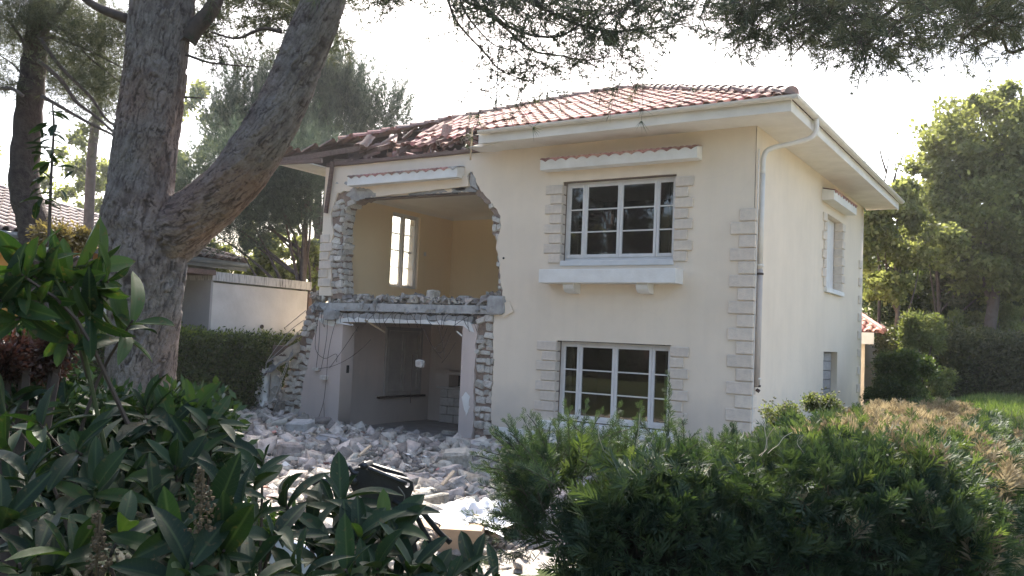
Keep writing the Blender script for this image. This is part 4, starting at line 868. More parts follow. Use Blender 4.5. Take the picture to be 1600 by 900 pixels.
# -------------------------------- pines behind the house and hedge
def bush_pine(label, base_u, dist, lst, n, size, m, seed, tr=.2, up=1.2, group=None, wd=.05, extra=None):
    bl = px_blobs(lst, dist); b0 = PD(base_u, 500, dist); gz = float(ground_h(b0[0], b0[1]))-.1; off = np.array([b0[0], b0[1], gz])
    T = thing('pine_tree', label, 'tree', tuple(off), group); bl = [(np.array(c)-off, rad) for c, rad in bl]
    top = max(bl, key=lambda b: b[0][2])[0]; limb_tree(T, (0, 0, 0), (top[0]*.7, top[1]*.7, top[2]*.95), tr, [b[0] for b in bl]+[b[0]+np.array([0, 0, b[1][2]*.7]) for b in bl], BARKD, seed)
    r = np.random.default_rng(seed); ns = n//15; vol = np.array([b[1][0]*b[1][2] for b in bl]); pk = r.choice(len(bl), ns, p=vol/vol.sum()); ps, ds = [], []
    for q in pk:
        c, rad = bl[q]; o_ = r.normal(size=3); o_ /= np.linalg.norm(o_); b_ = np.array(c)+o_*np.array(rad)*r.uniform(.25, .95); dd = o_*.55+np.array([0, 0, up])+r.normal(0, .25, 3); dd /= np.linalg.norm(dd); L_ = r.uniform(.6, 1.5)
        for t in np.linspace(0, 1, 15): ps.append(b_+dd*L_*t+np.array([0, 0, .25*t*t])+r.normal(0, .05*(1.3-t), 3)); ds.append(dd+r.normal(0, .35, 3)*(1.2-.7*t))
    needle_crown('crown', m, T, np.array(ps), np.array(ds), size, seed, 8, wd, .5); return T
bush_pine('broad blue green pine rising behind the damaged roof corner', 500, 27, [(470, 180, 60, 55), (520, 150, 48, 42), (580, 195, 55, 45), (380, 175, 42, 42), (350, 220, 38, 40), (430, 230, 60, 45), (520, 230, 70, 40), (500, 118, 24, 22), (405, 145, 24, 22), (610, 215, 28, 26), (545, 170, 30, 30)], 17000, .27, NEEDB, 41, .2)
bush_pine('forked pine with thin dark trunks behind the white garage wall', 470, 22, [(430, 300, 60, 40), (480, 290, 40, 45), (350, 310, 60, 45), (400, 345, 60, 35), (470, 345, 34, 28), (310, 350, 40, 45), (370, 380, 50, 25)], 12000, .24, NEEDB, 42, .16, .7)
deciduous('small sunlit leafy tree between the forked pine and the house', 445, 26, [(440, 410, 40, 45), (480, 400, 25, 50), (400, 420, 36, 30), (330, 410, 40, 30)], 8000, .16, DECI, 43, .1)
t3 = thing('pine_tree', 'slim straight pine trunk standing between the two big left pines', 'tree', tuple(PD(135, 520, 19)))
o0 = np.array(t3.location); q = smooth_path([PD(u, v_, 19)-o0 for u, v_ in ((134, 560), (137, 400), (143, 250), (151, 180), (157, 100), (160, -60))], 5)
MB().tube(q, np.linspace(.12, .08, len(q)), 8).build('trunk', barkmat('pale_bark', (.13, .11, .10), (.20, .175, .16), (.17, .13, .11)), t3, True)
def wisps(T, off, lst, dist, n, size, m, seed, n_need=9, wd=.04, depth=1.2, up=(0, 0, .2)):
    r = np.random.default_rng(seed); bl = px_blobs(lst, dist, depth); p = blob_points(bl, n, r, .0, .34, 40, 1); d = r.normal(size=p.shape)*.8+np.array(up); needle_crown('crown', m, T, p-off, d, size*.8, seed, 6, wd*.8)
wisps(t3, o0, [(130, 40, 60, 60), (180, 110, 50, 60), (90, 110, 50, 60), (150, 180, 40, 50), (30, 60, 60, 60), (120, 130, 60, 50)], 17, 8000, .22, NEED, 51, 9, .05)
# dark pine at the far left
t2 = thing('pine_tree', 'dark leaning pine trunk at the far left before the tiled roof', 'tree', tuple(PD(55, 470, 10)))
o2 = np.array(t2.location); q = smooth_path([PD(u, v_, 10)-o2 for u, v_ in ((62, 560), (58, 400), (53, 350), (38, 290), (43, 200), (52, 110), (60, 40), (66, -30), (70, -160))], 6)
MB().tube(q, np.interp(np.linspace(0, 1, len(q)), [0, .3, .5, 1], [.20, .17, .15, .10])+.008*np.sin(np.arange(len(q))*2.1), 14).build('trunk', barkmat('deep_brown_bark', (.04, .03, .028), (.085, .068, .06), (.08, .05, .04), 14), t2, True)  # very dark brown bark tone for this trunk
def boughs(T, off, m, lst):
    for (pts, dist, r0, r1) in lst:
        q = smooth_path([PD(u, v_, dist)-off for u, v_ in pts], 5); MB().tube(q, np.linspace(r0, r1, len(q))*(.62 if T is t2 else 1), 6).build('branch', m, T, True)
boughs(t2, o2, BARKD, [([(60, 95), (95, 125), (120, 160), (150, 182), (183, 212)], 9.6, .045, .022), ([(62, 60), (95, 105), (140, 150), (165, 185), (185, 200)], 9.6, .04, .02), ([(65, 150), (100, 170), (135, 190), (185, 215)], 9.6, .04, .022),
    ([(36, 150), (15, 138), (-30, 142)], 9.6, .035, .03), ([(66, 60), (90, 60), (130, 75), (200, 110)], 9.8, .03, .012), ([(70, 30), (110, 55), (140, 90), (190, 130)], 9.8, .03, .012), ([(60, 60), (85, 30), (110, 0), (130, -30)], 9.8, .05, .03),
    ([(36, 120), (20, 100), (-20, 75)], 9.8, .02, .01), ([(45, 80), (20, 40), (-10, 10)], 9.8, .04, .02)])
wisps(t2, o2, [(20, 40, 50, 45), (100, 30, 60, 40), (160, 60, 50, 45), (15, 130, 30, 30), (120, 110, 40, 40), (200, 30, 30, 30), (170, 130, 30, 30), (60, 10, 60, 30)], 9.8, 7500, .15, NEED, 52, 10, .04)

# -------------------------------- the great forked pine in front
from mathutils import noise as mno
def bark_tube(path, rad, nth, seed, plates=(.17, .048), depth=.020, flare=None):
    """trunk surface with scaly bark plates divided by fissures, in two sizes"""
    P = np.array(path); m_ = len(P); T = np.gradient(P, axis=0); T /= np.linalg.norm(T, axis=1)[:, None]
    a = np.cross(T[0], (0, 1, 0.)); a /= np.linalg.norm(a); s = np.concatenate([[0], np.cumsum(np.linalg.norm(np.diff(P, axis=0), axis=1))]); V = np.empty((m_, nth, 3)); th = np.linspace(0, 2*math.pi, nth, endpoint=False)
    Wd = 2*math.pi*rad.mean(); U = (th/(2*math.pi))*Wd; crack = np.zeros((m_, nth)); hgt = np.zeros((m_, nth)); rv = np.zeros((m_, nth))
    rr0 = Wd/(2*math.pi)
    W1 = np.empty((m_, nth)); W2 = np.empty((m_, nth)); W3 = np.empty((m_, nth))
    for i in range(m_):
        for k in range(0, nth):
            q = Vector((math.cos(th[k])*rr0, math.sin(th[k])*rr0, s[i]*.6)); W1[i, k] = mno.noise(q*14+Vector((seed, 0, 0))); W2[i, k] = mno.noise(q*38); 
            W3[i, k] = mno.noise(q*4+Vector((0, seed, 5)))
    r = np.random.default_rng(seed)
    for lvl, (ph, pw, dp, cw) in enumerate(((plates[0], plates[1], depth, .24), (plates[0]*.38, plates[1]*.42, depth*.30, .30))):
        nc = int(Wd*s[-1]/(ph*pw)); cx = r.random(nc)*Wd; cy = r.random(nc)*s[-1]; stc = pw/ph; cell = r.random(nc)
        for i in range(m_):
            near = np.abs(cy-s[i]) < ph*4; X = cx[near]; Y_ = cy[near]; ch = cell[near]
            uu = U+W1[i]*pw*1.1+W2[i]*pw*.4; ss = s[i]+W2[i]*ph*.5+W1[i]*ph*.8
            dx = np.abs(uu[:, None]-X[None]) % Wd; dx = np.minimum(dx, Wd-dx); D_ = np.hypot(dx, (ss[:, None]-Y_[None])*stc); idx = np.argpartition(D_, 1, axis=1)[:, :2]
            d0 = np.take_along_axis(D_, idx[:, :1], 1)[:, 0]; d1 = np.take_along_axis(D_, idx[:, 1:2], 1)[:, 0]; e = np.abs(d1-d0)/pw
            k0 = np.where(d0 < d1, idx[:, 0], idx[:, 1]); wdt = cw*(.55+.9*np.clip(W3[i]+.5, 0, 1))
            if lvl == 0: crack[i] = np.clip(1.15-e/(wdt*.8), 0, 1)*.8*np.clip(.75+W1[i], .3, 1); rv[i] = ch[k0]
            else: crack[i] = np.maximum(crack[i], np.clip(1-e/(wdt*.6), 0, 1)*.35)
            hgt[i] += np.clip(e/(wdt*.62), 0, 1)**.6*dp*(.25+1.0*ch[k0])
    for i in range(m_):
        big = 1+.05*np.sin(th*3+s[i]*1.3)+.03*np.sin(th*5-s[i]*2.1+1)+.07*W3[i]
        aa = a-T[i]*(a@T[i]); aa /= np.linalg.norm(aa); bb = np.cross(T[i], aa); a = aa
        rr = rad[i]*big+hgt[i]-depth*.6; V[i] = P[i]+(np.cos(th)[:, None]*aa+np.sin(th)[:, None]*bb)*rr[:, None]
    I_ = np.arange(m_*nth).reshape(m_, nth); J = np.roll(I_, -1, 1); F_ = np.stack([I_[:-1], J[:-1], J[1:], I_[1:]], -1).reshape(-1, 4)
    return V.reshape(-1, 3), F_, crack.ravel()
PD0 = 8.0
gp = thing('pine_tree', 'great forked pine with thick plated bark filling the left foreground', 'tree', tuple(PD(220, 700, PD0)))
og = np.array(gp.location); sc = PD0/FL
def trunk_path(lst, step=.012, dd=0):
    q = smooth_path([list(PD(u, v_, PD0+(d if d else 0)))+[w_*sc/2*.94] for (u, v_, w_, d) in lst], 60)
    s = np.concatenate([[0], np.cumsum(np.linalg.norm(np.diff(q[:, :3], axis=0), axis=1))]); n = int(s[-1]/step); t = np.linspace(0, s[-1], n)
    return np.stack([np.interp(t, s, q[:, k]) for k in range(3)], 1)-og, np.interp(t, s, q[:, 3])
tp, tr_ = trunk_path([(212, 900, 135, 0), (214, 800, 122, 0), (214, 700, 112, 0), (216, 620, 104, 0), (222, 540, 104, 0), (226, 470, 112, 0), (226, 410, 126, 0), (222, 350, 124, 0), (222, 285, 102, 0), (232, 200, 96, 0), (245, 100, 93, 0), (254, 0, 96, 0), (260, -90, 92, 0), (266, -220, 84, 0)])
V, F_, ck = bark_tube(tp, tr_, 230, 1); link('trunk', npmesh('trunk', V, F_, smooth=True, crack=ck), BARK, gp)
tp, tr_ = trunk_path([(225, 430, 70, .05), (262, 372, 98, .0), (306, 337, 88, -.05), (345, 302, 84, -.1), (385, 254, 82, -.15), (418, 205, 76, -.2), (446, 150, 72, -.2), (470, 92, 68, -.2), (490, 45, 66, -.2), (506, 0, 66, -.2), (524, -70, 62, -.2), (545, -180, 56, -.2)])
V, F_, ck = bark_tube(tp, tr_, 170, 2, plates=(.14, .042), depth=.017); link('trunk_fork', npmesh('trunk_fork', V, F_, smooth=True, crack=ck), BARK, gp)
boughs(gp, og, TWIG, [([(292, 62), (305, 45), (330, 15), (345, -20)], 8, .09, .06), ([(290, 85), (320, 96), (345, 100), (400, 105)], 7.9, .014, .006), ([(288, 152), (310, 153), (330, 154)], 7.9, .008, .004), ([(440, 50), (410, 45), (370, 60), (330, 50)], 7.8, .02, .008), ([(200, 30), (150, 10), (110, -20)], 7.9, .05, .03)])
# hanging boughs over the roof
B6 = 6.4
main = [([(790, -60), (837, 0), (856, 16), (900, 37), (937, 47), (981, 48), (1050, 40), (1075, 36)], .032, .006), ([(700, -30), (725, 0), (762, 16), (794, 41), (837, 56), (875, 56), (902, 42)], .028, .014), ([(715, -40), (747, 6), (787, 41), (831, 78), (875, 87), (919, 94), (969, 84)], .026, .006),
        ([(690, -40), (700, 0), (716, 37), (756, 81), (781, 109), (819, 125), (850, 137)], .022, .005), ([(708, -40), (722, 8), (740, 38), (772, 70), (806, 82), (845, 118)], .018, .005), ([(937, 47), (955, 70), (975, 90), (1000, 100)], .012, .004), ([(831, 78), (826, 100), (835, 120)], .008, .003), ([(787, 109), (760, 140), (740, 152)], .006, .003), ([(900, 37), (920, 20), (960, 8), (1010, 10)], .014, .005), ([(853, 14), (852, 50)], .006, .004)]
boughs(gp, og, TWIG, [(p, B6, a*.52, b*.6) for p, a, b in main])
def twigs(T, off, roots, n, L0, L1, dist, seed, m, size, nneed, wd, droop=-.25, tufts=5, drift=(0, 0), rad=.004, dens=1.0):
    """fine twigs from points along the boughs, needles on their outer ends"""
    r = np.random.default_rng(seed); b = MB(); pos = []; dirs = []
    for i in range(n):
        s = roots[int(r.integers(len(roots)))]; p = np.array(s)+r.normal(0, .03, 3); d = r.normal(size=3)*np.array([1, .8, .7])+RT*drift[0]+np.array([0, 0, droop+drift[1]]); d /= np.linalg.norm(d); L_ = r.uniform(L0, L1); pts = [p.copy()]
        for k in range(4): d = d+r.normal(0, .22, 3)+np.array([0, 0, .05]); d /= np.linalg.norm(d); p = p+d*L_/4; pts.append(p.copy())
        b.tube([x-off for x in pts], np.linspace(rad, rad*.4, 5), 3, cap=False); P_ = np.array(pts)
        for t in np.linspace(.35, 1, tufts):
            if r.random() > dens: continue
            j = min(3, int(t*4)); f = t*4-j; q = P_[j]*(1-f)+P_[j+1]*f; pos.append(q-off); dirs.append(P_[j+1]-P_[j]+r.normal(0, .02, 3)*L_)
    o = b.build('twigs', TWIG, T); o['kind'] = 'stuff'
    needle_crown('needles', m, T, np.array(pos), np.array(dirs), size, seed, nneed, wd)['kind'] = 'stuff'
def along(lst, dist, n=30, jit=0):
    out = []
    for pts, *_ in lst:
        q = smooth_path([PD(u, v_, dist) for u, v_ in pts], 8); out += [x for x in q]
    return out
twigs(gp, og, [p for p in along(main, B6)], 430, .15, .5, B6, 61, NEED, .10, 8, .05, -.3, 4, (.3, 0), .0035, .7)
def regionpts(poly, n, dist, r, dj=.6):
    P_ = np.array(poly, float); mn, mx = P_.min(0), P_.max(0); out = []
    while len(out) < n:
        p = mn+(mx-mn)*r.random(2); c = False; j = len(P_)-1
        for i in range(len(P_)):
            if (P_[i, 1] > p[1]) != (P_[j, 1] > p[1]) and p[0] < (P_[j, 0]-P_[i, 0])*(p[1]-P_[i, 1])/(P_[j, 1]-P_[i, 1])+P_[i, 0]: c = not c
            j = i
        if c: out.append(PD(p[0], p[1], dist+r.normal(0, dj)))
    return out
rq = np.random.default_rng(9)
twigs(gp, og, regionpts([(740, -40), (1130, -40), (1125, 25), (1060, 40), (980, 75), (900, 30), (760, 8)], 120, B6, rq), 210, .15, .4, B6, 62, NEED, .13, 10, .045, -.1, 4)
twigs(gp, og, regionpts([(860, -10), (1010, 0), (1040, 60), (1000, 110), (930, 130), (860, 120), (800, 60)], 60, B6, rq, .3), 60, .12, .35, B6, 69, NEED, .11, 9, .045, -.25, 4)
twigs(gp, og, regionpts([(560, -40), (640, -40), (660, 5), (600, 12)], 30, 7.3, rq, .4), 60, .15, .35, 7, 63, NEED, .14, 10, .045, -.2, 4)
twigs(gp, og, regionpts([(290, -60), (560, -60), (520, 30), (490, 70), (400, 30), (370, 55), (310, 70)], 120, 9.3, rq, .6), 420, .2, .45, 8, 64, NEED, .16, 10, .045, -.2, 5)
twigs(gp, og, regionpts([(295, 85), (400, 90), (395, 110), (300, 112)], 14, 8, rq, .1), 26, .08, .22, 8, 65, NEED, .11, 9, .045, 0, 3)
twigs(gp, og, regionpts([(440, 90), (520, 20), (540, 60), (480, 120)], 20, 9.4, rq, .1), 26, .1, .3, 8, 66, NEED, .15, 10, .045, -.2, 4)
twigs(gp, og, regionpts([(640, -20), (860, -20), (840, 14), (700, 8)], 20, 7.2, rq, .1), 40, .1, .3, 8, 166, NEED, .13, 10, .045, -.2, 4)
r = np.random.default_rng(44)
ob_ = [((-2.6, -6.8, 8.3), (1.7, 1.7, .8)), ((-.6, -6.6, 7.3), (1.6, 1.5, .7)), ((1.1, -6.0, 7.0), (1.5, 1.3, .7)), ((.2, -4.6, 7.9), (1.5, 1.2, .7)), ((-1.6, -8.4, 8.2), (1.4, 1.3, .8)), ((-3.4, -9.2, 10.5), (2.2, 2, 1.2)), ((2.6, -7.2, 7.0), (1.4, 1.3, .6)), ((.8, -8.1, 6.9), (1.4, 1.2, .6)), ((-5.2, -7.6, 9.6), (1.6, 1.6, .8)), ((-1.9, -5.2, 8.8), (1.4, 1.2, .7))]
bl = [(np.array(c)-og, rad) for c, rad in ob_]
for c, rad in bl:
    st = PD(545, -180, PD0-.2)-og; MB().tube(smooth_path([st, (st+c)/2+np.array([0, 0, .3]), c], 6), np.linspace(.09, .02, 13), 6).build('branch', BARKD, gp, True)
p = blob_points(bl, 9000, r, .15, .16); needle_crown('crown', NEED, gp, p, r.normal(size=p.shape)+np.array([0, 0, .4]), .20, 45, 9, .06)['kind'] = 'stuff'
pc = MB(); r = np.random.default_rng(5)
for i in range(40):
    t = i/40; a = i*2.4; rr = .045*math.sin(math.pi*(.12+.8*t)); p = np.array([math.cos(a)*rr, math.sin(a)*rr, .09*(t-.5)]); v, f = chunk_mesh('', i); pc.add(v*np.array([.03, .03, .014])+p, f)
pc = pc.build('pine_cone', BARKD, gp); pc.location = PD(953, 60, B6)-og
# canopy of another pine, coming in from the right
cp = thing('pine_tree', 'pine canopy with long needles hanging into the top right of the view', 'tree', tuple(PZ(1900, 700, .1)))
cp.location = (9.5, -7.5, float(ground_h(9.5, -7.5))-.1); oc = np.array(cp.location)
ctop = np.array([8.6, -6.8, 7.5]); MB().tube(smooth_path([(0, 0, 0), (.1, .2, 3), (-.3, .4, 5.5), tuple(ctop-oc)], 6), np.linspace(.24, .12, 19), 10).build('trunk', BARKD, cp, True)
DC = 7.0
cb = [[(1560, 20), (1500, 55), (1440, 60)], [(1640, 50), (1560, 60), (1500, 85)], [(1400, -30), (1370, 50), (1330, 95)], [(1300, -40), (1280, 30), (1220, 70)], [(1340, -40), (1320, 20), (1270, 55), (1240, 85)], [(1230, -40), (1200, 10), (1160, 40), (1135, 60)], [(1300, 10), (1230, 25), (1180, 60)], [(1480, -30), (1440, 30), (1390, 60)], [(1400, 10), (1360, 70), (1350, 105)]]
for pts in cb:
    st = PD(pts[0][0], pts[0][1], DC+.3); q = smooth_path([ctop-oc+np.array([0, 0, -.6*random.random()]), (ctop-oc+st-oc)/2+np.array([0, 0, .25])]+[PD(u, v_, DC)-oc for u, v_ in pts], 6); MB().tube(q, np.linspace(.03, .005, len(q)), 6).build('branch', TWIG, cp, True)
twigs(cp, oc, regionpts([(1140, -70), (1680, -70), (1680, 20), (1610, 30), (1560, 60), (1480, 62), (1440, 60), (1400, 75), (1340, 92), (1290, 80), (1260, 60), (1190, 40), (1150, 20)], 420, DC, rq, .55), 950, .15, .42, DC, 67, NEED, .16, 10, .034, -.35, 5)
twigs(cp, oc, regionpts([(1120, 10), (1150, 10), (1200, 60), (1170, 70), (1130, 55)], 30, DC, rq, .2), 46, .08, .25, DC, 68, NEED, .15, 10, .042, -.25, 4)
# -------------------------------- trees standing behind the camera (seen mirrored in the panes)
def mirror_tree(x, y, h, rad, m, seed, lab, n=12000):
    gz = float(ground_h(x, y))-.1; T = thing('leafy_tree', lab, 'tree', (x, y, gz)); r = np.random.default_rng(seed)
    bl = [(np.array([r.normal(0, rad*.5), r.normal(0, rad*.5), h*r.uniform(.35, .95)]), (rad*.55, rad*.55, rad*.5)) for _ in range(13)]
    limb_tree(T, (0, 0, 0), (0, 0, h*.85), .2, [b[0] for b in bl], BARKD, seed); leaf_crown('crown', m, T, bl, n, .30, seed, .3); return T
mirror_tree(-9, -27, 14.5, 4.6, MIRD, 81, 'dark tree across the lane behind the viewer, leftmost of the mirrored trees')
mirror_tree(-14.5, -24, 13.5, 4.4, MIRD, 82, 'dark tree behind the viewer far to the left of the garden')
mirror_tree(-3.5, -29, 14.5, 4.8, MIRD, 83, 'dark tree behind the viewer facing the big windows')
mirror_tree(-20, -21, 8.5, 3.6, DECI, 84, 'light green tree behind the viewer at the far left')

# ------------------------------------------------------------ hedges and bushes
def poly_sample(poly, n, r):
    P_ = np.array(poly); mn, mx = P_.min(0), P_.max(0); out = np.empty((0, 2))
    while len(out) < n:
        p = mn+(mx-mn)*r.random((n*2, 2)); c = np.zeros(len(p), bool); j = len(P_)-1
        for i in range(len(P_)):
            cond = (P_[i, 1] > p[:, 1]) != (P_[j, 1] > p[:, 1]); xx = (P_[j, 0]-P_[i, 0])*(p[:, 1]-P_[i, 1])/(P_[j, 1]-P_[i, 1]+1e-12)+P_[i, 0]; c ^= cond & (p[:, 0] < xx); j = i
        out = np.concatenate([out, p[c]])
    return out[:n]
def edge_sample(poly, n, r):
    P_ = np.array(poly); Q = np.roll(P_, -1, 0); L_ = np.linalg.norm(Q-P_, axis=1); i = r.choice(len(P_), n, p=L_/L_.sum()); t = r.random((n, 1)); p = P_[i]+(Q-P_)[i]*t
    d = (Q-P_)[i]/L_[i][:, None]; nrm = np.stack([d[:, 1], -d[:, 0]], 1); return p, nrm
def core_block(poly, z0, z1, inset, m, parent, name='added_dark_core'):  # dark solid core added inside the foliage to block light
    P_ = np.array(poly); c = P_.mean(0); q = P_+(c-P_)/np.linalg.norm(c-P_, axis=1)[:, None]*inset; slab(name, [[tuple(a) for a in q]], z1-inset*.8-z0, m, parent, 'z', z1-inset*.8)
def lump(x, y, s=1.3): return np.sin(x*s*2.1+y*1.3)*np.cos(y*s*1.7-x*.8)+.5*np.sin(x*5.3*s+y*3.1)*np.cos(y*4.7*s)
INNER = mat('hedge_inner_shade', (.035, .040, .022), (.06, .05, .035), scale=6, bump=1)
def frond_hedge(label, cat, poly, z0, z1, ntop, nside, size, mats, seed, name='hedge', tf=spray_t, up=.9, core=.35, rough=.10, topfn=None, lean=.4, group=None, soft=0):
    """poly counter-clockwise"""
    r = np.random.default_rng(seed); c = np.array(poly).mean(0); T = thing(name, label, cat, (c[0], c[1], float(ground_h(*c))), group); off = np.array(T.location)
    pt = poly_sample(poly, ntop, r); zt = z1+rough*lump(pt[:, 0], pt[:, 1])+r.normal(0, rough*.35, ntop)-.08
    if soft:   # rounded shoulders
        Pq = np.array(poly); Qq = np.roll(Pq, -1, 0); dm = np.full(ntop, 9.0)
        for A_, B_ in zip(Pq, Qq):
            e_ = B_-A_; t_ = np.clip(((pt-A_)@e_)/(e_@e_), 0, 1); dm = np.minimum(dm, np.linalg.norm(pt-(A_+t_[:, None]*e_), axis=1))
        zt = zt-soft*np.exp(-(dm/.28)**1.3)*(.6+.8*(.5+.5*np.sin(pt[:, 0]*3.7+pt[:, 1]*2.3)))
    dt = np.stack([r.normal(0, .6, ntop), r.normal(0, .6, ntop), np.full(ntop, up)], 1)
    pe, nm = edge_sample(poly, nside, r); ze = z0+(z1-z0)*r.random(nside)**.85; bulge = .07*lump(pe[:, 0]+ze, ze*2+pe[:, 1])+r.normal(0, .04, nside); pe = pe+nm*(bulge-.05-(soft*1.1*np.clip((ze-z0)/(z1-z0), 0, 1)**4 if soft else 0))[:, None]
    de = np.stack([nm[:, 0]+r.normal(0, .6, nside), nm[:, 1]+r.normal(0, .6, nside), lean+r.normal(0, .45, nside)], 1)
    P_ = np.concatenate([np.column_stack([pt, zt]), np.column_stack([pe, ze])])-off; D_ = np.concatenate([dt, de]); top = np.concatenate([np.ones(ntop, bool), np.zeros(nside, bool)])
    W_ = P_+off; which = topfn(W_, top, r) if topfn else np.zeros(len(P_), int)
    for k, (nm_, m) in enumerate(mats):
        g = []
        for j in range(3):
            t, f = tf(seed*3+j); sel = (which == k) & (np.arange(len(P_)) % 3 == j)
            if sel.sum(): g.append(scatter(t, f, P_[sel], frames(D_[sel], r), size*(.6+.7*r.random(sel.sum())), r.random(sel.sum())))
        if g: foliage(nm_, m, T, g)['kind'] = 'stuff'
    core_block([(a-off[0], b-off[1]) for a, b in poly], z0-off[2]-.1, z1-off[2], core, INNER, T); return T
HP = [(2.3, -10.5), (4.05, -8.95), (3.98, -3.6), (3.0, -2.0), (2.4, -3.9), (2.25, -6.9)]
def jtop(W_, top, r):
    u = lump(W_[:, 0]*1.4, W_[:, 1]*1.4, 1.6)+r.normal(0, .5, len(W_)); far = W_[:, 1] > -7.9
    k = np.zeros(len(W_), int); k[top & far & (u > -.75)] = 2; k[top & far & (u <= -.75)] = 1; k[top & ~far & (u > .55)] = 1; k[top & ~far & (u > 1.3)] = 2; k[(~top) & (u > .95)] = 1
    edge = (~top) & (W_[:, 0] > 3.92); k[edge & (u > .9)] = 2; return k
jh = frond_hedge('large clipped juniper hedge with straw brown top in the right foreground', 'hedge', HP, .0, 1.25, 9500, 11500, .17, [('green_sprays', JUN), ('bright_sprays', JUNL), ('dry_sprays', DRY)], 5, topfn=jtop, core=.42, rough=.075, soft=.30)
# long arching sprays along its near and left edge
r = np.random.default_rng(77); off = np.array(jh.location); g = []; tw = MB()
for i in range(260):
    t = r.random()
    if i < 80: u, v_, d = 818+50*r.random(), 740+120*r.random(), 4.4+r.normal(0, .15); dr = np.array([-.55, -.2, .6])
    else: u, v_, d = 830+590*t, 745-18*t+r.normal(0, 12), 4.3+.75*t+r.random()*.8; dr = np.array([r.normal(0, .5), r.normal(0, .4), 1.0])
    p = PD(u, v_, d); dr = dr+r.normal(0, .3, 3); dr /= np.linalg.norm(dr); L_ = r.uniform(.14, .34)*(1.15 if u < 1070 else .7); pts = []
    q = p.copy(); dd = dr.copy()
    for k in range(7): pts.append(q-off); q = q+dd*L_/6; dd = dd+np.array([r.normal(0, .07), r.normal(0, .07), .02-.03*k]); dd /= np.linalg.norm(dd)
    tw.tube(pts, .0022, 3, cap=False); pts = np.array(pts)
    n = 22; tt = np.linspace(.1, 1, n); P_ = np.stack([np.interp(tt*6, range(7), pts[:, k]) for k in range(3)], 1); D_ = np.tile(dr, (n, 1))*1.2+r.normal(0, .55, (n, 3))
    t_, f_ = spray_t(3+i % 4, 5); g.append(scatter(t_, f_, P_, frames(D_, r), (.085*(1.15-tt*.6)), np.full(n, r.random())+r.normal(0, .06, n)))
foliage('arching_sprays', JUN, jh, g)['kind'] = 'stuff'; tw.build('twigs', TWIG, jh)['kind'] = 'stuff'
dt = MB()
for i in range(46):
    u, v_ = r.uniform(880, 1330), r.uniform(700, 860); p = PD(u, v_, 4.3+.9*(u-800)/700-.1)-off; d = np.array([r.normal(), r.normal()*.4, r.normal()*.5]); q = [p]
    for k in range(4): d = d+r.normal(0, .35, 3); d /= np.linalg.norm(d); p = p+d*.055; q.append(p)
    dt.tube(smooth_path(q, 3), .0022, 3, cap=False)
dt.build('dry_twigs', mat('bleached_twig', (.5, .42, .32), (.35, .28, .2)), jh)['kind'] = 'stuff'
# small-leaved hedges
def leaf_t(seed):
    r = np.random.default_rng(seed); v = []; f = []
    for i in range(7):
        p = np.array([r.normal(0, .3), .15+.13*i, r.normal(0, .3)]); d = np.array([r.normal(), .5+r.random(), r.normal()]); d /= np.linalg.norm(d); s = np.cross(d, r.normal(size=3)); s /= np.linalg.norm(s); k = len(v); v += [p, p+d*.2+s*.09, p+d*.42, p+d*.2-s*.09]; f += [(k, k+1, k+2), (k, k+2, k+3)]
    return np.array(v), np.array(f)
a, b = PD(110, 560, 15.5), PD(530, 560, 23.0); d = (b-a)[:2]/np.linalg.norm((b-a)[:2]); nb = np.array([-d[1], d[0]])
if nb@(a[:2]-EYE[:2]) < 0: nb = -nb
LH = [tuple(a[:2]), tuple(b[:2]), tuple(b[:2]+nb*1.3), tuple(a[:2]+nb*1.3)]
frond_hedge('long clipped hedge in front of the white garage wall', 'hedge', LH, -.1, 1.62, 5200, 12000, .20, [('leaves', HEDGE), ('sun_painted_shoots', leafmat('sun_painted_shoot', (.10, .14, .04), (.17, .21, .07), .4, .5))], 8, tf=leaf_t, core=.3, rough=.06, topfn=lambda W_, top, r: (top & (r.random(len(top)) < .75)).astype(int))  # top shoots take a paler leaf colour, sunlight painted in
def bush(label, lst, dist, n, size, m, seed, cat='bush', name='garden_bush', shell=.55, tf=leaf_t, up=.5):
    bl = px_blobs(lst, dist); c = bl[0][0]; T = thing(name, label, cat, (c[0], c[1], float(ground_h(c[0], c[1])))); off = np.array(T.location); r = np.random.default_rng(seed)
    p = blob_points(bl, n, r, shell, .09); d = r.normal(size=p.shape)*.7+np.array([0, 0, up]); g = []
    for j in range(3):
        t, f = tf(seed+j); s = np.arange(n)[:len(p)] % 3 == j if len(p) <= n else np.arange(len(p)) % 3 == j
        g.append(scatter(t, f, p[s]-off, frames(d[s], r), size*(.6+.7*r.random(s.sum())), r.random(s.sum())))
    foliage('foliage', m, T, g)
    sb = MB()
    for k, (cc, rad) in enumerate(bl[:4]): sb.tube(smooth_path([(0.05*k, 0, 0), tuple((np.array(cc)-off)*.6+np.array([0, 0, .1])), tuple(np.array(cc)-off)], 4), .02, 5)
    sb.build('stems', TWIG, T); return T
bush('clipped rounded dark bush beside the far house corner', [(1402, 590, 34, 34), (1425, 585, 24, 34), (1386, 592, 20, 38), (1405, 615, 40, 24)], 19, 3600, .17, HEDGE, 91)
bush('taller sunlit shrub growing beside the red tiled outbuilding roof', [(1436, 520, 24, 26), (1412, 540, 12, 14), (1462, 508, 18, 20), (1445, 555, 30, 34), (1430, 500, 12, 16), (1455, 600, 30, 34)], 21, 2400, .18, leafmat('pale_shrub_leaf', (.08, .10, .045), (.17, .18, .09), .35, .6), 92)
a, b = PD(1462, 560, 23), PD(1720, 560, 24); d = (b-a)[:2]/np.linalg.norm((b-a)[:2]); nb = np.array([-d[1], d[0]]); nb = nb if nb@(a[:2]-EYE[:2]) > 0 else -nb
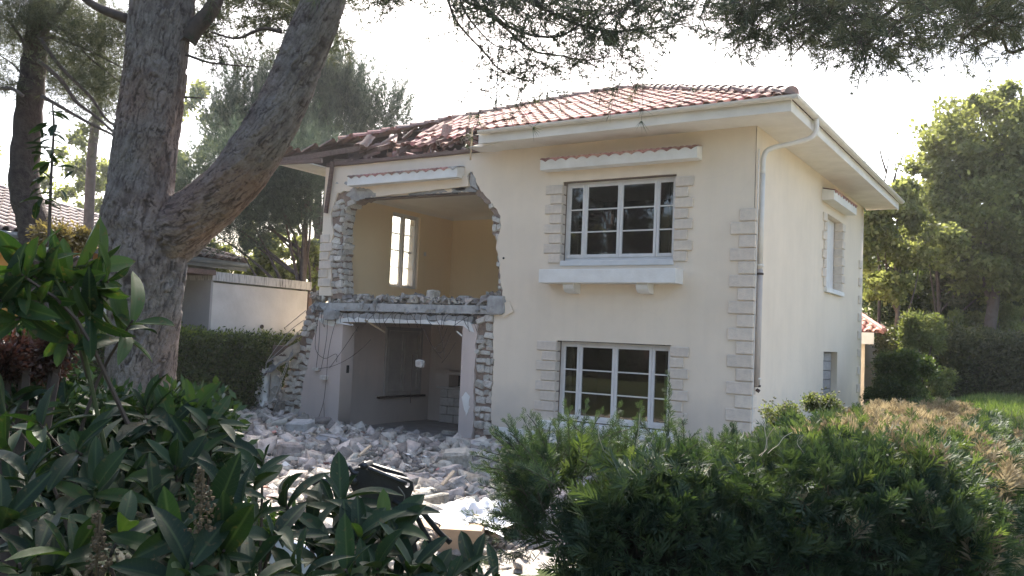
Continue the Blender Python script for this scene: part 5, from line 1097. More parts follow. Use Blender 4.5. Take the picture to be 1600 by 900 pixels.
frond_hedge('broad dark clipped hedge behind the lawn at the right edge', 'hedge', [tuple(a[:2]), tuple(b[:2]), tuple(b[:2]+nb*2.4), tuple(a[:2]+nb*2.4)], -.3, 2.35, 2600, 8000, .26, [('leaves', leafmat('clipped_dark_leaf', (.03, .038, .018), (.075, .08, .038), .25, .6))], 93, tf=leaf_t, core=.35, rough=.16)
bush('yellow green shrub lit by sun above the dark hedge mound', [(1560, 505, 34, 18), (1600, 495, 30, 24), (1525, 512, 28, 15), (1485, 508, 20, 18)], 27.5, 2600, .22, leafmat('sunny_shrub_leaf', (.12, .14, .05), (.22, .24, .11), .4, .6), 94)
bush('scrubby weed with thin stems growing beside the house side wall', [(1270, 650, 30, 24), (1240, 660, 30, 20), (1295, 635, 16, 22), (1215, 650, 22, 14)], 8.6, 1300, .075, leafmat('weed_leaf', (.07, .09, .04), (.16, .17, .09), .35, .6), 95, name='garden_weed', cat='plant')
wd_ = thing('garden_weed', 'tall thin seeding stems standing above the scrubby weed', 'plant', tuple(PD(1270, 690, 8.4))); ow = np.array(wd_.location); b = MB(); r = np.random.default_rng(4)
for (u, v_) in ((1195, 640), (1205, 655), (1225, 632), (1300, 618), (1312, 640), (1285, 615), (1250, 640), (1322, 638), (1275, 622), (1180+25, 628)):
    p0 = PD(1265+r.normal(0, 25), 690, 8.4); p1 = PD(u, v_, 8.4); q = smooth_path([p0-ow, (p0+p1)/2-ow+r.normal(0, .02, 3), p1-ow], 4); b.tube(q, .004, 4)
    for k in range(6): s = p1-ow+r.normal(0, .035, 3); vv, ff = chunk_mesh('', k); b.add(vv*.018+s, ff)
b.build('stems', mat('weed_stem', (.22, .2, .11), (.3, .27, .17)), wd_)
# unseen pale ground added to bounce sunlight; unseen hedge added to darken pane reflections
gxx = np.linspace(.02, 9.5, 60); gyy = np.linspace(-5.5, 9, 70); A_, B_ = np.meshgrid(gxx, gyy); Zg = ground_h(A_, B_)+.03+.03*np.abs(rng.normal(0, .4, A_.shape)); I = np.arange(A_.size).reshape(A_.shape)
tag(link('added_bounce_ground', npmesh('added_bounce_ground', np.stack([A_, B_, Zg], -1).reshape(-1, 3), (lambda Q: Q[~((B_.ravel()[Q[:, 0]] > -.5) & (A_.ravel()[Q[:, 0]] < 4.6))])(np.stack([I[:-1, :-1], I[:-1, 1:], I[1:, 1:], I[1:, :-1]], -1).reshape(-1, 4))), mat('bounce_gravel', (.66, .60, .50), (.54, .48, .40), scale=30, bump=.8, bscale=60)), kind='structure')
frond_hedge('unseen dark hedge added behind the viewer to darken the pane reflections', 'hedge', [(-22, -22.5), (9, -22.5), (9, -21), (-22, -21)], -.3, 2.6, 1500, 3500, .6, [('leaves', MIRD)], 18, tf=leaf_t, core=.3, rough=.1)
# grass on the right-hand bank and rough ground
r = np.random.default_rng(12); n = 26000; px_ = r.uniform(.2, 9, n); py_ = r.uniform(3, 15, n); P_ = np.column_stack([px_, py_, ground_h(px_, py_)]); bt_, bf = np.array([(-.05, 0, 0), (.05, 0, 0), (.06, 1, .1)]), np.array([(0, 1, 2)])
D_ = r.normal(size=(n, 3))*.4+np.array([0, 0, 1]); tag(foliage('grass', GRASS, None, [scatter(bt_, bf, P_, frames(D_, r), .12+.12*r.random(n), r.random(n))]), kind='stuff')

# ------------------------------------------------------------ foreground shrubs with large leaves
leafm = []
def big_leaf(L_, W_, curl, fold, seed, m):
    r = np.random.default_rng(seed); n = 7; v = []; f = []
    for i in range(n+1):
        t = i/n; w_ = W_*math.sin(math.pi*min(1, (t**1.12)*.93+.05))**.72*(1 if t < .98 else .15)*.5; y = L_*t; z = -curl*L_*t*t; tw = .35*math.sin(seed*1.7+t*3)
        v += [(-w_, y, z+fold*w_+tw*w_), (-w_*.5, y, z+fold*w_*.35), (0, y, z), (w_*.5, y, z+fold*w_*.35), (w_, y, z+fold*w_-tw*w_)]
    for i in range(n):
        for k in range(4): a = i*5+k; f.append((a, a+1, a+6, a+5))
    me = MB().add(v, f).mesh('leaf', True); me.materials.append(m); return me
LM = {}
for kk, m in (('d', LAUREL), ('y', LAURELY)):
    LM[kk] = [big_leaf(1, .27+.08*random.random(), c, .35+.25*random.random(), s, m) for s, c in enumerate((.1, .22, .42, -.05, .3, .16, .55, .02, .25, .38, .12, .65))]
def shoot(T, off, tip, axis, n, L_, kind, r, stem=.5, a0=30, a1=80, root=None):
    """a stem ending in a whorl of leaves"""
    axis = np.array(axis, float); axis /= np.linalg.norm(axis); tip = np.array(tip); a = np.cross(axis, (0.3, .1, 1)); a /= np.linalg.norm(a); b_ = np.cross(axis, a)
    q = smooth_path([tip-axis*stem*.9-np.array([0, 0, stem*.35])-off, tip-axis*stem*.45-off, tip-off], 3); MB().tube(q, np.linspace(.007, .0035, len(q)), 5).build('stem', TWIG if r.random() < .5 else STEMG, T)
    for i in range(n):
        ph = i*2.4+r.normal(0, .2); t = i/n; al = R(a0+(a1-a0)*(1-t)+r.normal(0, 14)); rad = math.cos(ph)*a+math.sin(ph)*b_; d = axis*math.cos(al)+rad*math.sin(al); nrm = axis*math.sin(al)-rad*math.cos(al)
        x = np.cross(d, nrm); x /= np.linalg.norm(x); base = tip-axis*(1-t)*.075*(L_/.15); s = L_*r.choice([.55, .8, .95, 1.05, 1.2])*r.uniform(.9, 1.1)
        o = link('leaf', LM[kind if r.random() > .10 else ('y' if kind == 'd' else 'd')][int(r.integers(12))], None, T)
        Mx = Matrix(((x[0], d[0], nrm[0], 0), (x[1], d[1], nrm[1], 0), (x[2], d[2], nrm[2], 0), (0, 0, 0, 1)))
        o.matrix_world = Matrix.Translation(Vector(base-off))@Mx@Matrix.Diagonal((s*r.uniform(.85, 1.15), s, s, 1)); 
STEMG = mat('green_stem', (.09, .11, .04), (.06, .07, .03))
def shrub(label, base, shoots, L_, seed, kind='d', name='laurel_shrub', group=None, nl=(7, 10)):
    r = np.random.default_rng(seed); gz = float(ground_h(base[0], base[1])); T = thing(name, label, 'shrub', (base[0], base[1], gz), group); off = np.array(T.location); T['_'] = 0; del T['_']
    for s in shoots:
        u, v_, d = s[:3]; ax = s[3] if len(s) > 3 else None; tip = PD(u, v_, d); k = s[4] if len(s) > 4 else kind
        if ax is None: ax = RT*r.normal(0, .45)+np.array([0, 0, 1.])-FW*r.uniform(.05, .7)
        else: ax = RT*ax[0]+UP*ax[1]-FW*ax[2]
        shoot(T, off, tip, ax, int(r.integers(*nl)), L_*r.uniform(.9, 1.12), k, r)
    return T
sA = [(119, 704, 2.3, (.0, .6, .9)), (273, 728, 2.4, (.1, .9, .5)), (225, 635, 2.7, (-.1, 1, .3)), (300, 640, 2.8, (.3, .9, .4), 'y'), (170, 640, 2.8), (60, 660, 2.5), (40, 740, 2.2), (200, 690, 2.6), (330, 700, 2.9, (.2, .8, .4)), (150, 760, 2.2), (85, 800, 2.1), (10, 810, 2.0), (240, 790, 2.3), (10, 700, 2.5), (190, 830, 2.0), (120, 860, 1.95), (30, 880, 1.95, None, 'y'), (20, 620, 3.0), (100, 630, 3.0)]
sA2 = [(u_, v__, 2.0+.9*(900-v__)/300) for u_, v__ in ((70, 700), (150, 700), (20, 760), (110, 750), (170, 800), (230, 740), (300, 700), (60, 850), (250, 700), (330, 660), (270, 660), (145, 830), (10, 650), (195, 760), (80, 890))]
sB = [(400, 745, 2.5, (.2, 1, .4)), (410, 720, 2.8, (.1, 1, .3)), (320, 815, 1.9, (.0, .5, .9)), (270, 850, 1.9), (375, 800, 2.2), (350, 860, 1.9, (.4, .6, .8)), (430, 830, 2.2, (.3, .9, .3)), (300, 880, 1.8), (460, 880, 2.0), (390, 890, 1.9), (440, 780, 2.5), (220, 880, 1.9), (345, 760, 2.4)]
sC = [(520, 790, 2.6, (-.15, 1, .2)), (545, 860, 2.3, (.2, 1, .4)), (603, 850, 2.4, (.2, 1, .2)), (645, 885, 2.3, (.3, 1, .3)), (500, 870, 2.3, (0, 1, .4)), (570, 900, 2.2, (0, 1, .4), 'y'), (620, 905, 2.3, (0, 1, .3)), (488, 820, 2.5, (-.1, 1, .3)), (590, 880, 2.2, (.1, 1, .5)), (668, 900, 2.4, (.1, 1, .3)), (540, 890, 2.1, (-.2, 1, .5)), (515, 845, 2.4, (.2, 1, .4)), (575, 850, 2.6, (.3, 1, .2))]
sD = [(735, 880, 2.5, (.0, 1, .3)), (755, 905, 2.6, (.3, 1, .3)), (700, 905, 2.4, (-.1, 1, .3)), (775, 905, 2.7, (.3, 1, .2))]
def gb(u, d): p = PD(u, 800, d); return (p[0], p[1])
shrub('dark large leaved laurel at the bottom left corner of the view', gb(120, 2.5), sA+sA2, .125, 1)
shrub('laurel with upright shoots in front of the rubble, left of the machine', gb(370, 2.3), sB, .125, 2)
shrub('laurel whose leaves hide the lower part of the black machine', gb(560, 2.5), sC+[(532, 778, 2.5, (.0, 1, .25)), (600, 812, 2.4, (.15, 1, .25)), (562, 835, 2.3, (.1, 1, .4))], .135, 3)
shrub('small laurel sprig at the bottom centre beside the juniper hedge', gb(735, 2.6), sD, .115, 4)
sE = [(145, 415, 2.5, (1.0, .15, .2), 'y'), (170, 440, 2.5, (1.0, .0, .3), 'y'), (60, 390, 2.3, (-.2, .8, .4), 'y'), (20, 420, 2.2, (-.3, .5, .6)), (100, 440, 2.4, (.3, .2, .9), 'y'), (60, 470, 2.3, (0, -.2, 1)), (140, 500, 2.4, (.3, -.5, .7)), (25, 500, 2.2, (0, -.3, 1)), (208, 500, 2.5, (.6, .9, .2), 'y'), (100, 530, 2.4, (.1, -.6, .7)), (150, 455, 2.45, (.5, -.4, .6)), (50, 430, 2.3, (.1, .3, .9)), (0, 470, 2.2, (.1, 0, 1))]
shrub('tall bright green shrub with drooping leaves in front of the orange wall', gb(60, 2.4), sE, .13, 5, 'y', 'tall_shrub', nl=(6, 9))
# dried flower spikes in the laurel
for i, (u, v_, lab) in enumerate(((312, 800, 'dried brown flower spike rising between the laurel leaves'), (150, 868, 'dried brown flower spike low in the bottom left corner'))):
    fs = MB(); r = np.random.default_rng(i); p0 = PD(u, v_+30, 1.85)
    for k in range(150):
        t = r.random(); a = r.random()*6.28; rr = (.034*(1-t)+.004)*r.random()**.5*(1.3 if k % 5 == 0 else .9); c = np.array([math.cos(a)*rr+.012*math.sin(t*5), math.sin(a)*rr, .13*t+r.normal(0, .004)]); v, f = chunk_mesh('', k); fs.add(v*r.uniform(.004, .008)+c, f, r.random())
    fs.tube([(0, 0, -.25), (0, 0, .13)], .003, 5); o = fs.build('flower_spike', mat('dried_flower', (.15, .105, .055), (.07, .05, .03), scale=40)); o.location = p0; tag(o, lab, 'flower')
# sapling against the sky
sp_ = thing('sapling', 'thin young sapling with glossy leaves in front of the dark leaning trunk', 'sapling', tuple(PD(78, 560, 4.2))); os_ = np.array(sp_.location)
q = smooth_path([PD(u, v_, 4.2)-os_ for u, v_ in ((78, 560), (76, 440), (77, 370), (80, 280), (84, 200), (82, 160))], 5); MB().tube(q, np.linspace(.012, .004, len(q)), 5).build('stem', TWIG, sp_)
r = np.random.default_rng(8)
for i in range(52):
    t = r.random()**.8; p = PD(82-6*t+r.normal(0, 8*(.4+t)), 165+170*t**1.3, 4.2); d = r.normal(size=3)*np.array([1, 1, .3])+np.array([0, 0, -.1]); d /= np.linalg.norm(d); x = np.cross(d, (0, 0, 1)); x /= np.linalg.norm(x); nn = np.cross(x, d); s = r.uniform(.06, .115)
    o = link('leaf', LM['d' if r.random() < .7 else 'y'][int(r.integers(6))], None, sp_); o.matrix_world = Matrix.Translation(Vector(p-os_))@Matrix(((x[0], d[0], nn[0], 0), (x[1], d[1], nn[1], 0), (x[2], d[2], nn[2], 0), (0, 0, 0, 1)))@Matrix.Diagonal((s, s, s, 1))
# dark understorey at the left
bush('dark dense shrub filling the shade below the great pine', [(60, 620, 80, 50), (170, 640, 60, 46), (265, 690, 60, 56), (120, 720, 120, 80), (30, 565, 50, 34), (325, 700, 34, 40), (250, 780, 120, 90), (60, 850, 110, 90), (330, 880, 110, 60)], 3.6, 9000, .11, PHOT, 96, 'shrub', 'dense_shrub', shell=.2)
bush('reddish budding shrub beneath the tall bright green shrub', [(40, 575, 50, 22), (90, 560, 30, 20), (10, 560, 30, 26)], 3.1, 1500, .05, REDL, 97, 'shrub', 'budding_shrub')
bush('brownish flowering shrub seen over the green leaves before the roof', [(110, 385, 34, 18), (75, 375, 20, 16)], 5.0, 800, .06, leafmat('brown_bloom', (.15, .11, .06), (.24, .18, .11), .3, .6), 98, 'shrub', 'flowering_shrub')

# ------------------------------------------------------------ rubble
def heap(x, y):
    x = np.asarray(x, float); y = np.asarray(y, float)
    h = .20*np.exp(-((x+11.2)**2/2.2+(y+.6)**2/1.8))+.16*np.exp(-((x+8.6)**2/6+(y+1.8)**2/4))+.20*np.exp(-((x+4.2)**2/5+(y+1.8)**2/3))+.12*np.exp(-((x+2.5)**2/6+(y+5.2)**2/4))
    m_ = sstep(-13.2, -11.8, x)*(1-sstep(-1.6, .6, x))*sstep(-9.5, -7.5, y)*(1-sstep(.2, 1.4, y)*1.0)
    return (h+.10+.035*lump(x, y, 1.5))*m_
hx = np.linspace(-13.6, 1.2, 190); hy = np.linspace(-10, 2.2, 160); HX, HY = np.meshgrid(hx, hy); HZ = ground_h(HX, HY)+heap(HX, HY)-.03+rng.normal(0, .012, HX.shape)
I = np.arange(HX.size).reshape(HX.shape); F = np.stack([I[:-1, :-1], I[:-1, 1:], I[1:, 1:], I[1:, :-1]], -1).reshape(-1, 4)
tag(link('rubble_ground', npmesh('rubble_ground', np.stack([HX, HY, HZ], -1).reshape(-1, 3), F), DUST), kind='structure')
r = np.random.default_rng(99); V_, F_, R__ = [], [], []; base = 0; tm = []
for i in range(24):
    v, f = chunk_mesh('', 500+i); q_ = np.random.default_rng(i); tm.append(((v+q_.normal(0, .10, v.shape))*np.array([q_.uniform(.7, 1.5), q_.uniform(.5, 1.1), q_.uniform(.22, .75)]), f))
N = 21000
X = r.uniform(-13.0, -.2, N); Y_ = -8.6+10.0*r.random(N)**.8; dens = np.clip(heap(X, Y_)/.16, 0, 1); keep = r.random(N) < dens+.05; X, Y_ = X[keep], Y_[keep]
S = .022+.30*r.random(len(X))**9+.055*r.random(len(X))**1.5; inside = (X > -9.1) & (X < -5.9) & (Y_ > .3); S[inside] *= .6
Z = ground_h(X, Y_)+heap(X, Y_)+S*.02
ok = ~((Y_ > -.1) & ((X < -9.1) | (X > -5.85)))
for i in np.where(ok)[0]:
    v, f = tm[i % 24]; a_ = r.random()*6.28; ca_, sa_ = math.cos(a_), math.sin(a_); tq = np.array(Matrix.Rotation(r.normal(0, .45), 3, 'X')@Matrix.Rotation(r.normal(0, .45), 3, 'Y')); q = (v@tq.T)@np.array([[ca_, sa_, 0], [-sa_, ca_, 0], [0, 0, 1]])*S[i]+np.array([X[i], Y_[i], Z[i]]); V_.append(q); F_.append(np.array(f)+base); base += 8; R__.append(np.full(8, r.random()))
me = npmesh('rubble', np.concatenate(V_), np.concatenate(F_), rnd=np.concatenate(R__)); tag(link('rubble', me, RUB), kind='stuff')
for nm_, m_, cnt_, sz, dims in (('tile_shards', TILE, 150, (.06, .2), (1, .7, .14)), ('wood_splinters', PLANK, 90, (.12, .45), (1, .10, .06)), ('plaster_flakes', WHITEP, 260, (.06, .26), (1, .8, .12))):
    b = MB()
    for i in range(cnt_):
        x, y = r.uniform(-12, -1.2), r.uniform(-7.5, .1); v, f = chunk_mesh('', int(r.integers(1e6))); s_ = r.uniform(*sz)*(.5+.5*r.random())
        a_ = Matrix.Rotation(r.uniform(0, 6.28), 3, 'Z')@Matrix.Rotation(r.normal(0, .35), 3, 'X')@Matrix.Rotation(r.normal(0, .35), 3, 'Y'); b.add((v*np.array(dims))@np.array(a_).T*s_+np.array([x, y, float(ground_h(x, y)+heap(x, y))+.035]), f, r.random())
    tag(b.build(nm_, m_), kind='stuff')
def onheap(u, v_):
    z = -.25
    for _ in range(4): p = PZ(u, v_, z); z = float(ground_h(p[0], p[1])+heap(p[0], p[1]))
    return PZ(u, v_, z)
for i, (u, v_, s, lab, m, rz) in enumerate(((468, 676, (.5, .4, .3), 'large grey boulder of masonry at the foot of the pier', CONC, .3), (533, 690, (.85, .6, .12), 'flat grey paving slab lying tilted beside the pier', SHEETG, .4), (505, 668, (.35, .25, .25), 'pale stone block leaning on the plaster pier', RUB, .9),
        (482, 655, (.4, .3, .24), 'grey masonry piece against the pier beside the hanging bars', CONC, .2), (388, 655, (.3, .22, .14), 'small pale block beside the debris pile at the left', RUB, .1), (452, 712, (.42, .36, .26), 'white boulder in the sunny left part of the rubble', RUB, 1.), (712, 728, (.44, .34, .3), 'pointed white stone standing in front of the post', RUB, .5),
        (703, 685, (.34, .26, .22), 'pale block against the left side of the post', RUB, .2), (758, 725, (.34, .3, .2), 'grey block at the foot of the stone strip', CONC, .3), (775, 735, (.36, .26, .16), 'broken block by the juniper end', BLOCKG, 1.2), (655, 752, (.3, .24, .15), 'pale stone in the middle of the rubble field', RUB, .8),
        (410, 690, (.3, .3, .2), 'white lump left of the white boulder', RUB, .3), (745, 745, (.3, .22, .18), 'pale lump just below the grey block', RUB, .6), (675, 790, (.4, .2, .16), 'sunlit chunk beside the black machine', RUB, .6), (705, 745, (.32, .26, .2), 'light stone below the pointed white stone', RUB, 1.1), (350, 690, (.4, .3, .22), 'pale boulder half hidden by the laurel tips', RUB, .4))):
    v, f = chunk_mesh('', 800+i, sub=1); p = onheap(u, v_); o = MB().add(v*np.array(s), f, random.random()).build('rubble_block', m); o.location = (p[0], p[1], p[2]+s[2]*.3); o.rotation_euler = (random.uniform(-.25, .25), random.uniform(-.25, .25), rz); tag(o, lab, 'rubble block', 'large pieces in the rubble')
for i, (u0, v0, u1, v1, lab) in enumerate(((795, 823, 742, 838, 'pale split board lying across the white plastic sheet'), (800, 838, 735, 852, 'second pale board lying just below the split board'), (560, 722, 578, 717, 'short sunlit lath lying on the rubble above the machine'), (690, 770, 708, 762, 'short lath standing out of the rubble right of the machine'), (765, 762, 800, 772, 'thin lath poking from the rubble near the juniper'))):
    a, b = onheap(u0, v0), onheap(u1, v1); o = MB().obox((0, 0, 0), b-a+np.array([0, 0, .12]), .09 if i < 2 else .05, .025).build('plank', PLANK); o.location = (a[0], a[1], a[2]+.10); tag(o, lab, 'plank', 'loose boards on the rubble')
# crumpled plastic sheet
c = onheap(748, 822); n = 46; u = np.linspace(-1, 1, n); UU, VV = np.meshgrid(u, u); r = np.random.default_rng(6)
Zs = .10*np.abs(np.sin(UU*5+VV*3+np.sin(VV*7)))+.07*np.abs(np.sin(VV*8-UU*4+1))+.05*np.abs(np.sin(UU*13+VV*9))+.03*r.random(UU.shape); rr_ = np.hypot(UU, VV); Zs = Zs*np.clip(1.25-rr_, 0, 1)+.02
I = np.arange(n*n).reshape(n, n); F = np.stack([I[:-1, :-1], I[:-1, 1:], I[1:, 1:], I[1:, :-1]], -1).reshape(-1, 4)
o = link('plastic_sheet', npmesh('plastic_sheet', np.stack([UU*.62*(1+.2*np.sin(VV*4)), VV*.55*(1+.2*np.cos(UU*5)), Zs], -1).reshape(-1, 3), F, smooth=True), PLASTIC); o.location = (c[0], c[1], c[2]+.06); tag(o, 'crumpled white plastic sheet in the sun right of the black machine', 'plastic sheet')
cb_ = MB(); cb_.box(-.22, -.15, 0, .22, .15, .24, .004); cb_.obox((-.22, -.15, .24), (-.4, -.18, .30), .3, .006, (0, 0, 1)); o = cb_.build('cardboard_box', mat('cardboard', (.42, .30, .20), (.34, .24, .16))); o.location = onheap(720, 860); o.rotation_euler = (0, 0, .5); tag(o, 'brown cardboard box by the machine behind the laurel sprig', 'box')

# torn roofing and cloth hanging at the lower left corner of the house
db = thing('collapsed_awning', 'torn grey roofing sheets slumped against the broken left corner', 'debris', tuple(PY(440, 640, .3))); od = np.array(db.location)
def crumple(name, quad, n, amp, seed, m, parent, th=.012):
    r = np.random.default_rng(seed); P_ = [np.array(q) for q in quad]; t = np.linspace(0, 1, n); A, B = np.meshgrid(t, t); V = (P_[0]*((1-A)*(1-B))[..., None]+P_[1]*(A*(1-B))[..., None]+P_[2]*(A*B)[..., None]+P_[3]*((1-A)*B)[..., None])
    nn = np.cross(P_[1]-P_[0], P_[3]-P_[0]); nn /= np.linalg.norm(nn); k = r.uniform(3, 9, 4); h = amp*(np.sin(A*k[0]*3+B*k[1])+.6*np.sin(B*k[2]*3-A*k[3])+.5*r.normal(size=A.shape)); V = V+nn*h[..., None]-od
    V[0] += r.normal(0, amp, V[0].shape); V[-1] += r.normal(0, amp*1.5, V[-1].shape); V[:, 0] += r.normal(0, amp*1.5, V[:, 0].shape)
    m0 = V.reshape(-1, 3); m1 = m0-nn*th; I_ = np.arange(n*n).reshape(n, n); F0 = np.stack([I_[:-1, :-1], I_[:-1, 1:], I_[1:, 1:], I_[1:, :-1]], -1).reshape(-1, 4); ed = np.concatenate([I_[0], I_[1:, -1], I_[-1, ::-1][1:], I_[::-1, 0][1:]]); E_ = np.stack([ed[:-1], ed[1:], ed[1:]+n*n, ed[:-1]+n*n], 1)
    return link(name, npmesh(name, np.concatenate([m0, m1]), np.concatenate([F0, F0[:, ::-1]+n*n, E_])), m, parent)
crumple('roofing_sheet', [PY(416, 570, -.25), PY(460, 527, -.25), PY(474, 519, .1), PY(440, 545, .2)], 9, .012, 1, SHEETG, db)
crumple('roofing_sheet', [PY(412, 588, -.35), PY(456, 556, -.3), PY(466, 541, .05), PY(428, 562, .1)], 9, .016, 2, SHEETG, db)
crumple('roofing_sheet', [PY(424, 560, -.32), PY(468, 534, -.3), PY(470, 548, -.15), PY(434, 576, -.15)], 8, .016, 5, STONE, db)
crumple('hanging_cloth', [PY(400, 630, -.3), PY(414, 636, -.3), PY(424, 576, -.25), PY(406, 578, -.25)], 9, .03, 3, WHITEP, db)
crumple('hanging_cloth', [PY(412, 627, -.2), PY(430, 634, -.2), PY(440, 585, -.15), PY(420, 578, -.15)], 9, .03, 4, STONE, db)
MB().box(-.2, -.1, -.12, .2, .1, .12, .01).build('dark_beam', WOOD, db).location = PY(440, 548, -.2)-od
for pts in ([(475, 500), (450, 520), (420, 560), (415, 575)], [(470, 515), (445, 540), (418, 565)], [(458, 545), (446, 580), (430, 620)], [(455, 550), (438, 595), (428, 625)], [(425, 630), (405, 645), (392, 665)], [(432, 625), (412, 650), (398, 668)], [(440, 600), (428, 640), (410, 660)], [(478, 485), (460, 500), (445, 512)]):
    MB().tube(smooth_path([PY(u, v_, -.3)-od for u, v_ in pts], 5), .009, 5).build('batten', mat('grey_batten', (.42, .39, .36)) if 'grey_batten' not in bpy.data.materials else bpy.data.materials['grey_batten'], db)
b = MB(); r = np.random.default_rng(14)
for i in range(90):
    v, f = chunk_mesh('', i); p = PY(r.uniform(400, 440), 668-r.random()**2*60, -.35+r.random()*.5); b.add(v@rotm(r).T*r.uniform(.06, .2)+p-od, f, r.random())
b.build('debris_pieces', RUB, db)['kind'] = 'stuff'

# ------------------------------------------------------------ black excavator coupler in front of the rubble
ED = 4.6
ex = thing('excavator_coupler', 'black steel excavator coupler with hoses half hidden by laurel leaves', 'machine', tuple(PD(610, 880, ED))); oe = np.array(ex.location)
def pxplate(name, loop, d, th, m, hole=None):
    """steel plate of thickness th standing across the view"""
    cu = [[(PD(u, v_, d)-oe)@RT for u, v_ in loop], [(PD(u, v_, d)-oe)@UP for u, v_ in loop]]; lp = list(zip(*cu)); loops = [lp]
    if hole: hc = PD(hole[0], hole[1], d)-oe; hr = hole[2]*d/FL; loops.append([(hc@RT+hr*math.cos(a), hc@UP+hr*math.sin(a)) for a in np.linspace(0, 2*math.pi, 16, endpoint=False)])
    o = slab(name, loops, th, m, ex, 'z', 0); n = len(o.data.vertices); co_ = np.empty(n*3, np.float32); o.data.vertices.foreach_get('co', co_); co_ = co_.reshape(-1, 3)
    dep = (PD(*loop[0], d)-oe)@FW; V = co_[:, :1]*RT+co_[:, 1:2]*UP+(dep-co_[:, 2:3])*FW; o.data.vertices.foreach_set('co', V.astype(np.float32).ravel()); o.data.update(); return o
pl1 = [(549, 735), (560, 730), (636, 748), (645, 753), (646, 765), (636, 788), (622, 800), (600, 795), (575, 782), (552, 770), (545, 752)]
pxplate('side_plate', pl1, ED, .03, BLACK, (636, 757, 4.6)); pl2 = [(u+17, v_-9) for u, v_ in pl1]; pxplate('side_plate', [(560+(u-566)*.78, v_) for u, v_ in pl2], ED+.28, .03, BLACK)
def etube(name, pts, rad, m, n=8):
    return MB().tube(smooth_path([PD(*p[:2], p[2] if len(p) > 2 else ED)-oe for p in pts], 5), rad, n).build(name, m, ex, True)
etube('cross_bar', [(568, 728, ED), (578, 724, ED+.28)], .02, BLACK); etube('cross_bar', [(575, 731, ED-.02), (634, 755, ED-.02)], .012, BLACK); etube('cross_bar', [(555, 750, ED), (566, 742, ED+.28)], .03, BLACK)
pxplate('body_plate', [(546, 780), (570, 785), (612, 800), (622, 812), (618, 850), (600, 868), (560, 865), (545, 830)], ED+.1, .12, BLACK); pxplate('body_plate', [(528, 870), (540, 855), (585, 850), (610, 862), (605, 888), (575, 896), (535, 890)], ED+.05, .15, BLACK)
etube('pin', [(600, 775, ED-.06), (606, 771, ED+.3)], .022, STEEL); etube('pin', [(552, 752, ED-.05), (558, 748, ED+.3)], .018, BLACK)
etube('lever', [(490, 757), (494, 752), (510, 753), (545, 762)], .022, BLACK); etube('lever', [(545, 728), (552, 738), (560, 740)], .012, BLACK)
etube('hose', [(614, 782), (645, 800), (660, 825), (672, 850), (676, 900)], .014, RUBBER); etube('hose', [(640, 777), (660, 800), (685, 830), (704, 848)], .015, RUBBER); etube('hose', [(620, 800), (640, 830), (650, 870), (655, 910)], .016, RUBBER); etube('hose', [(635, 800), (648, 806), (650, 795), (632, 790)], .01, RUBBER); etube('hose', [(615, 840), (640, 850), (655, 840)], .01, RUBBER)
etube('arm', [(585, 860, ED+.1), (580, 910, ED+.2), (575, 960, ED+.3)], .07, BLACK); etube('arm', [(668, 850, ED), (670, 920, ED)], .03, BLACK); etube('cable', [(622, 760), (632, 775), (628, 790)], .003, STEEL)
bl_ = MB(); p = PD(478, 880, 3.2); bl_.box(-.13, -.02, -.05, .13, .02, .06, .01); o = bl_.build('plastic_crate', PLASTIC); o.location = p; o.rotation_euler = (0, .3, .5); tag(o, 'bluish white plastic piece glimpsed between the lower laurel leaves', 'plastic piece')

# ------------------------------------------------------------ neighbour house, garage, outbuilding
nh = thing('neighbour_house', 'low orange house with pale tiled roof behind the pines at the left', 'house', tuple(PD(150, 560, 18)))
on_ = np.array(nh.location)
e0 = np.array([*PZ(0, 357, 3.6)]); e1 = np.array([*PZ(386, 410, 3.6)]); ed = (e1-e0)[:2]; el = np.linalg.norm(ed); ed = ed/el; ei = np.array([-ed[1], ed[0]]); ei = ei if ei@(EYE[:2]-e0[:2]) < 0 else -ei
def NP(a, b, z): return np.array([e0[0]+ed[0]*a+ei[0]*b, e0[1]+ed[1]*a+ei[1]*b, z])-on_
rd, rise = 4.6, 1.55; sl = rise/rd; a0, a1 = -6.0, el
m_ = MB(); m_.add([NP(a0, 0, 3.55), NP(a1, 0, 3.55), NP(a1-rd, rd, 3.55+rise), NP(a0, rd, 3.55+rise)], [(0, 1, 2, 3)]); m_.add([NP(a1, 0, 3.55), NP(a1, 2*rd, 3.55), NP(a1-rd, rd, 3.55+rise)], [(0, 1, 2)]); m_.add([NP(a0, 2*rd, 3.55), NP(a1, 2*rd, 3.55), NP(a1-rd, rd, 3.55+rise), NP(a0, rd, 3.55+rise)], [(3, 2, 1, 0)]); m_.build('roof_deck', WOOD, nh)
tl = []; 
for i in range(int(rd*1.06/.36)+1):
    for k in range(int((a1-a0)/.24)):
        a = a0+k*.24; b_ = i*.36*.95
        if a > a1-b_-.1: continue
        tl.append((a, b_))
tl.sort(key=lambda q: np.linalg.norm((NP(q[0], q[1], 3)+on_)-EYE)); seenl = [q for q in tl]; cnt = 0
nme = MB().add(TV*np.array([1.04, 1, 1.15]), TF).mesh('roof_tile'); nme.materials.append(TILE_N); rest = MB()
vis = []
for q in tl:
    c_ = NP(q[0], q[1], 3)+on_-EYE; u_ = 800+FL*(c_@RT)/(c_@FW); vis.append(-30 < u_ < 175 or 285 < u_ < 400)
tl = [q for q, v_ in zip(tl, vis) if v_]+[q for q, v_ in zip(tl, vis) if not v_]
th_ = math.atan(sl); ax_u = np.array([ei[0]*math.cos(th_), ei[1]*math.cos(th_), math.sin(th_)]); ax_x = np.array([ed[0], ed[1], 0]); ax_n = np.cross(ax_x, ax_u)
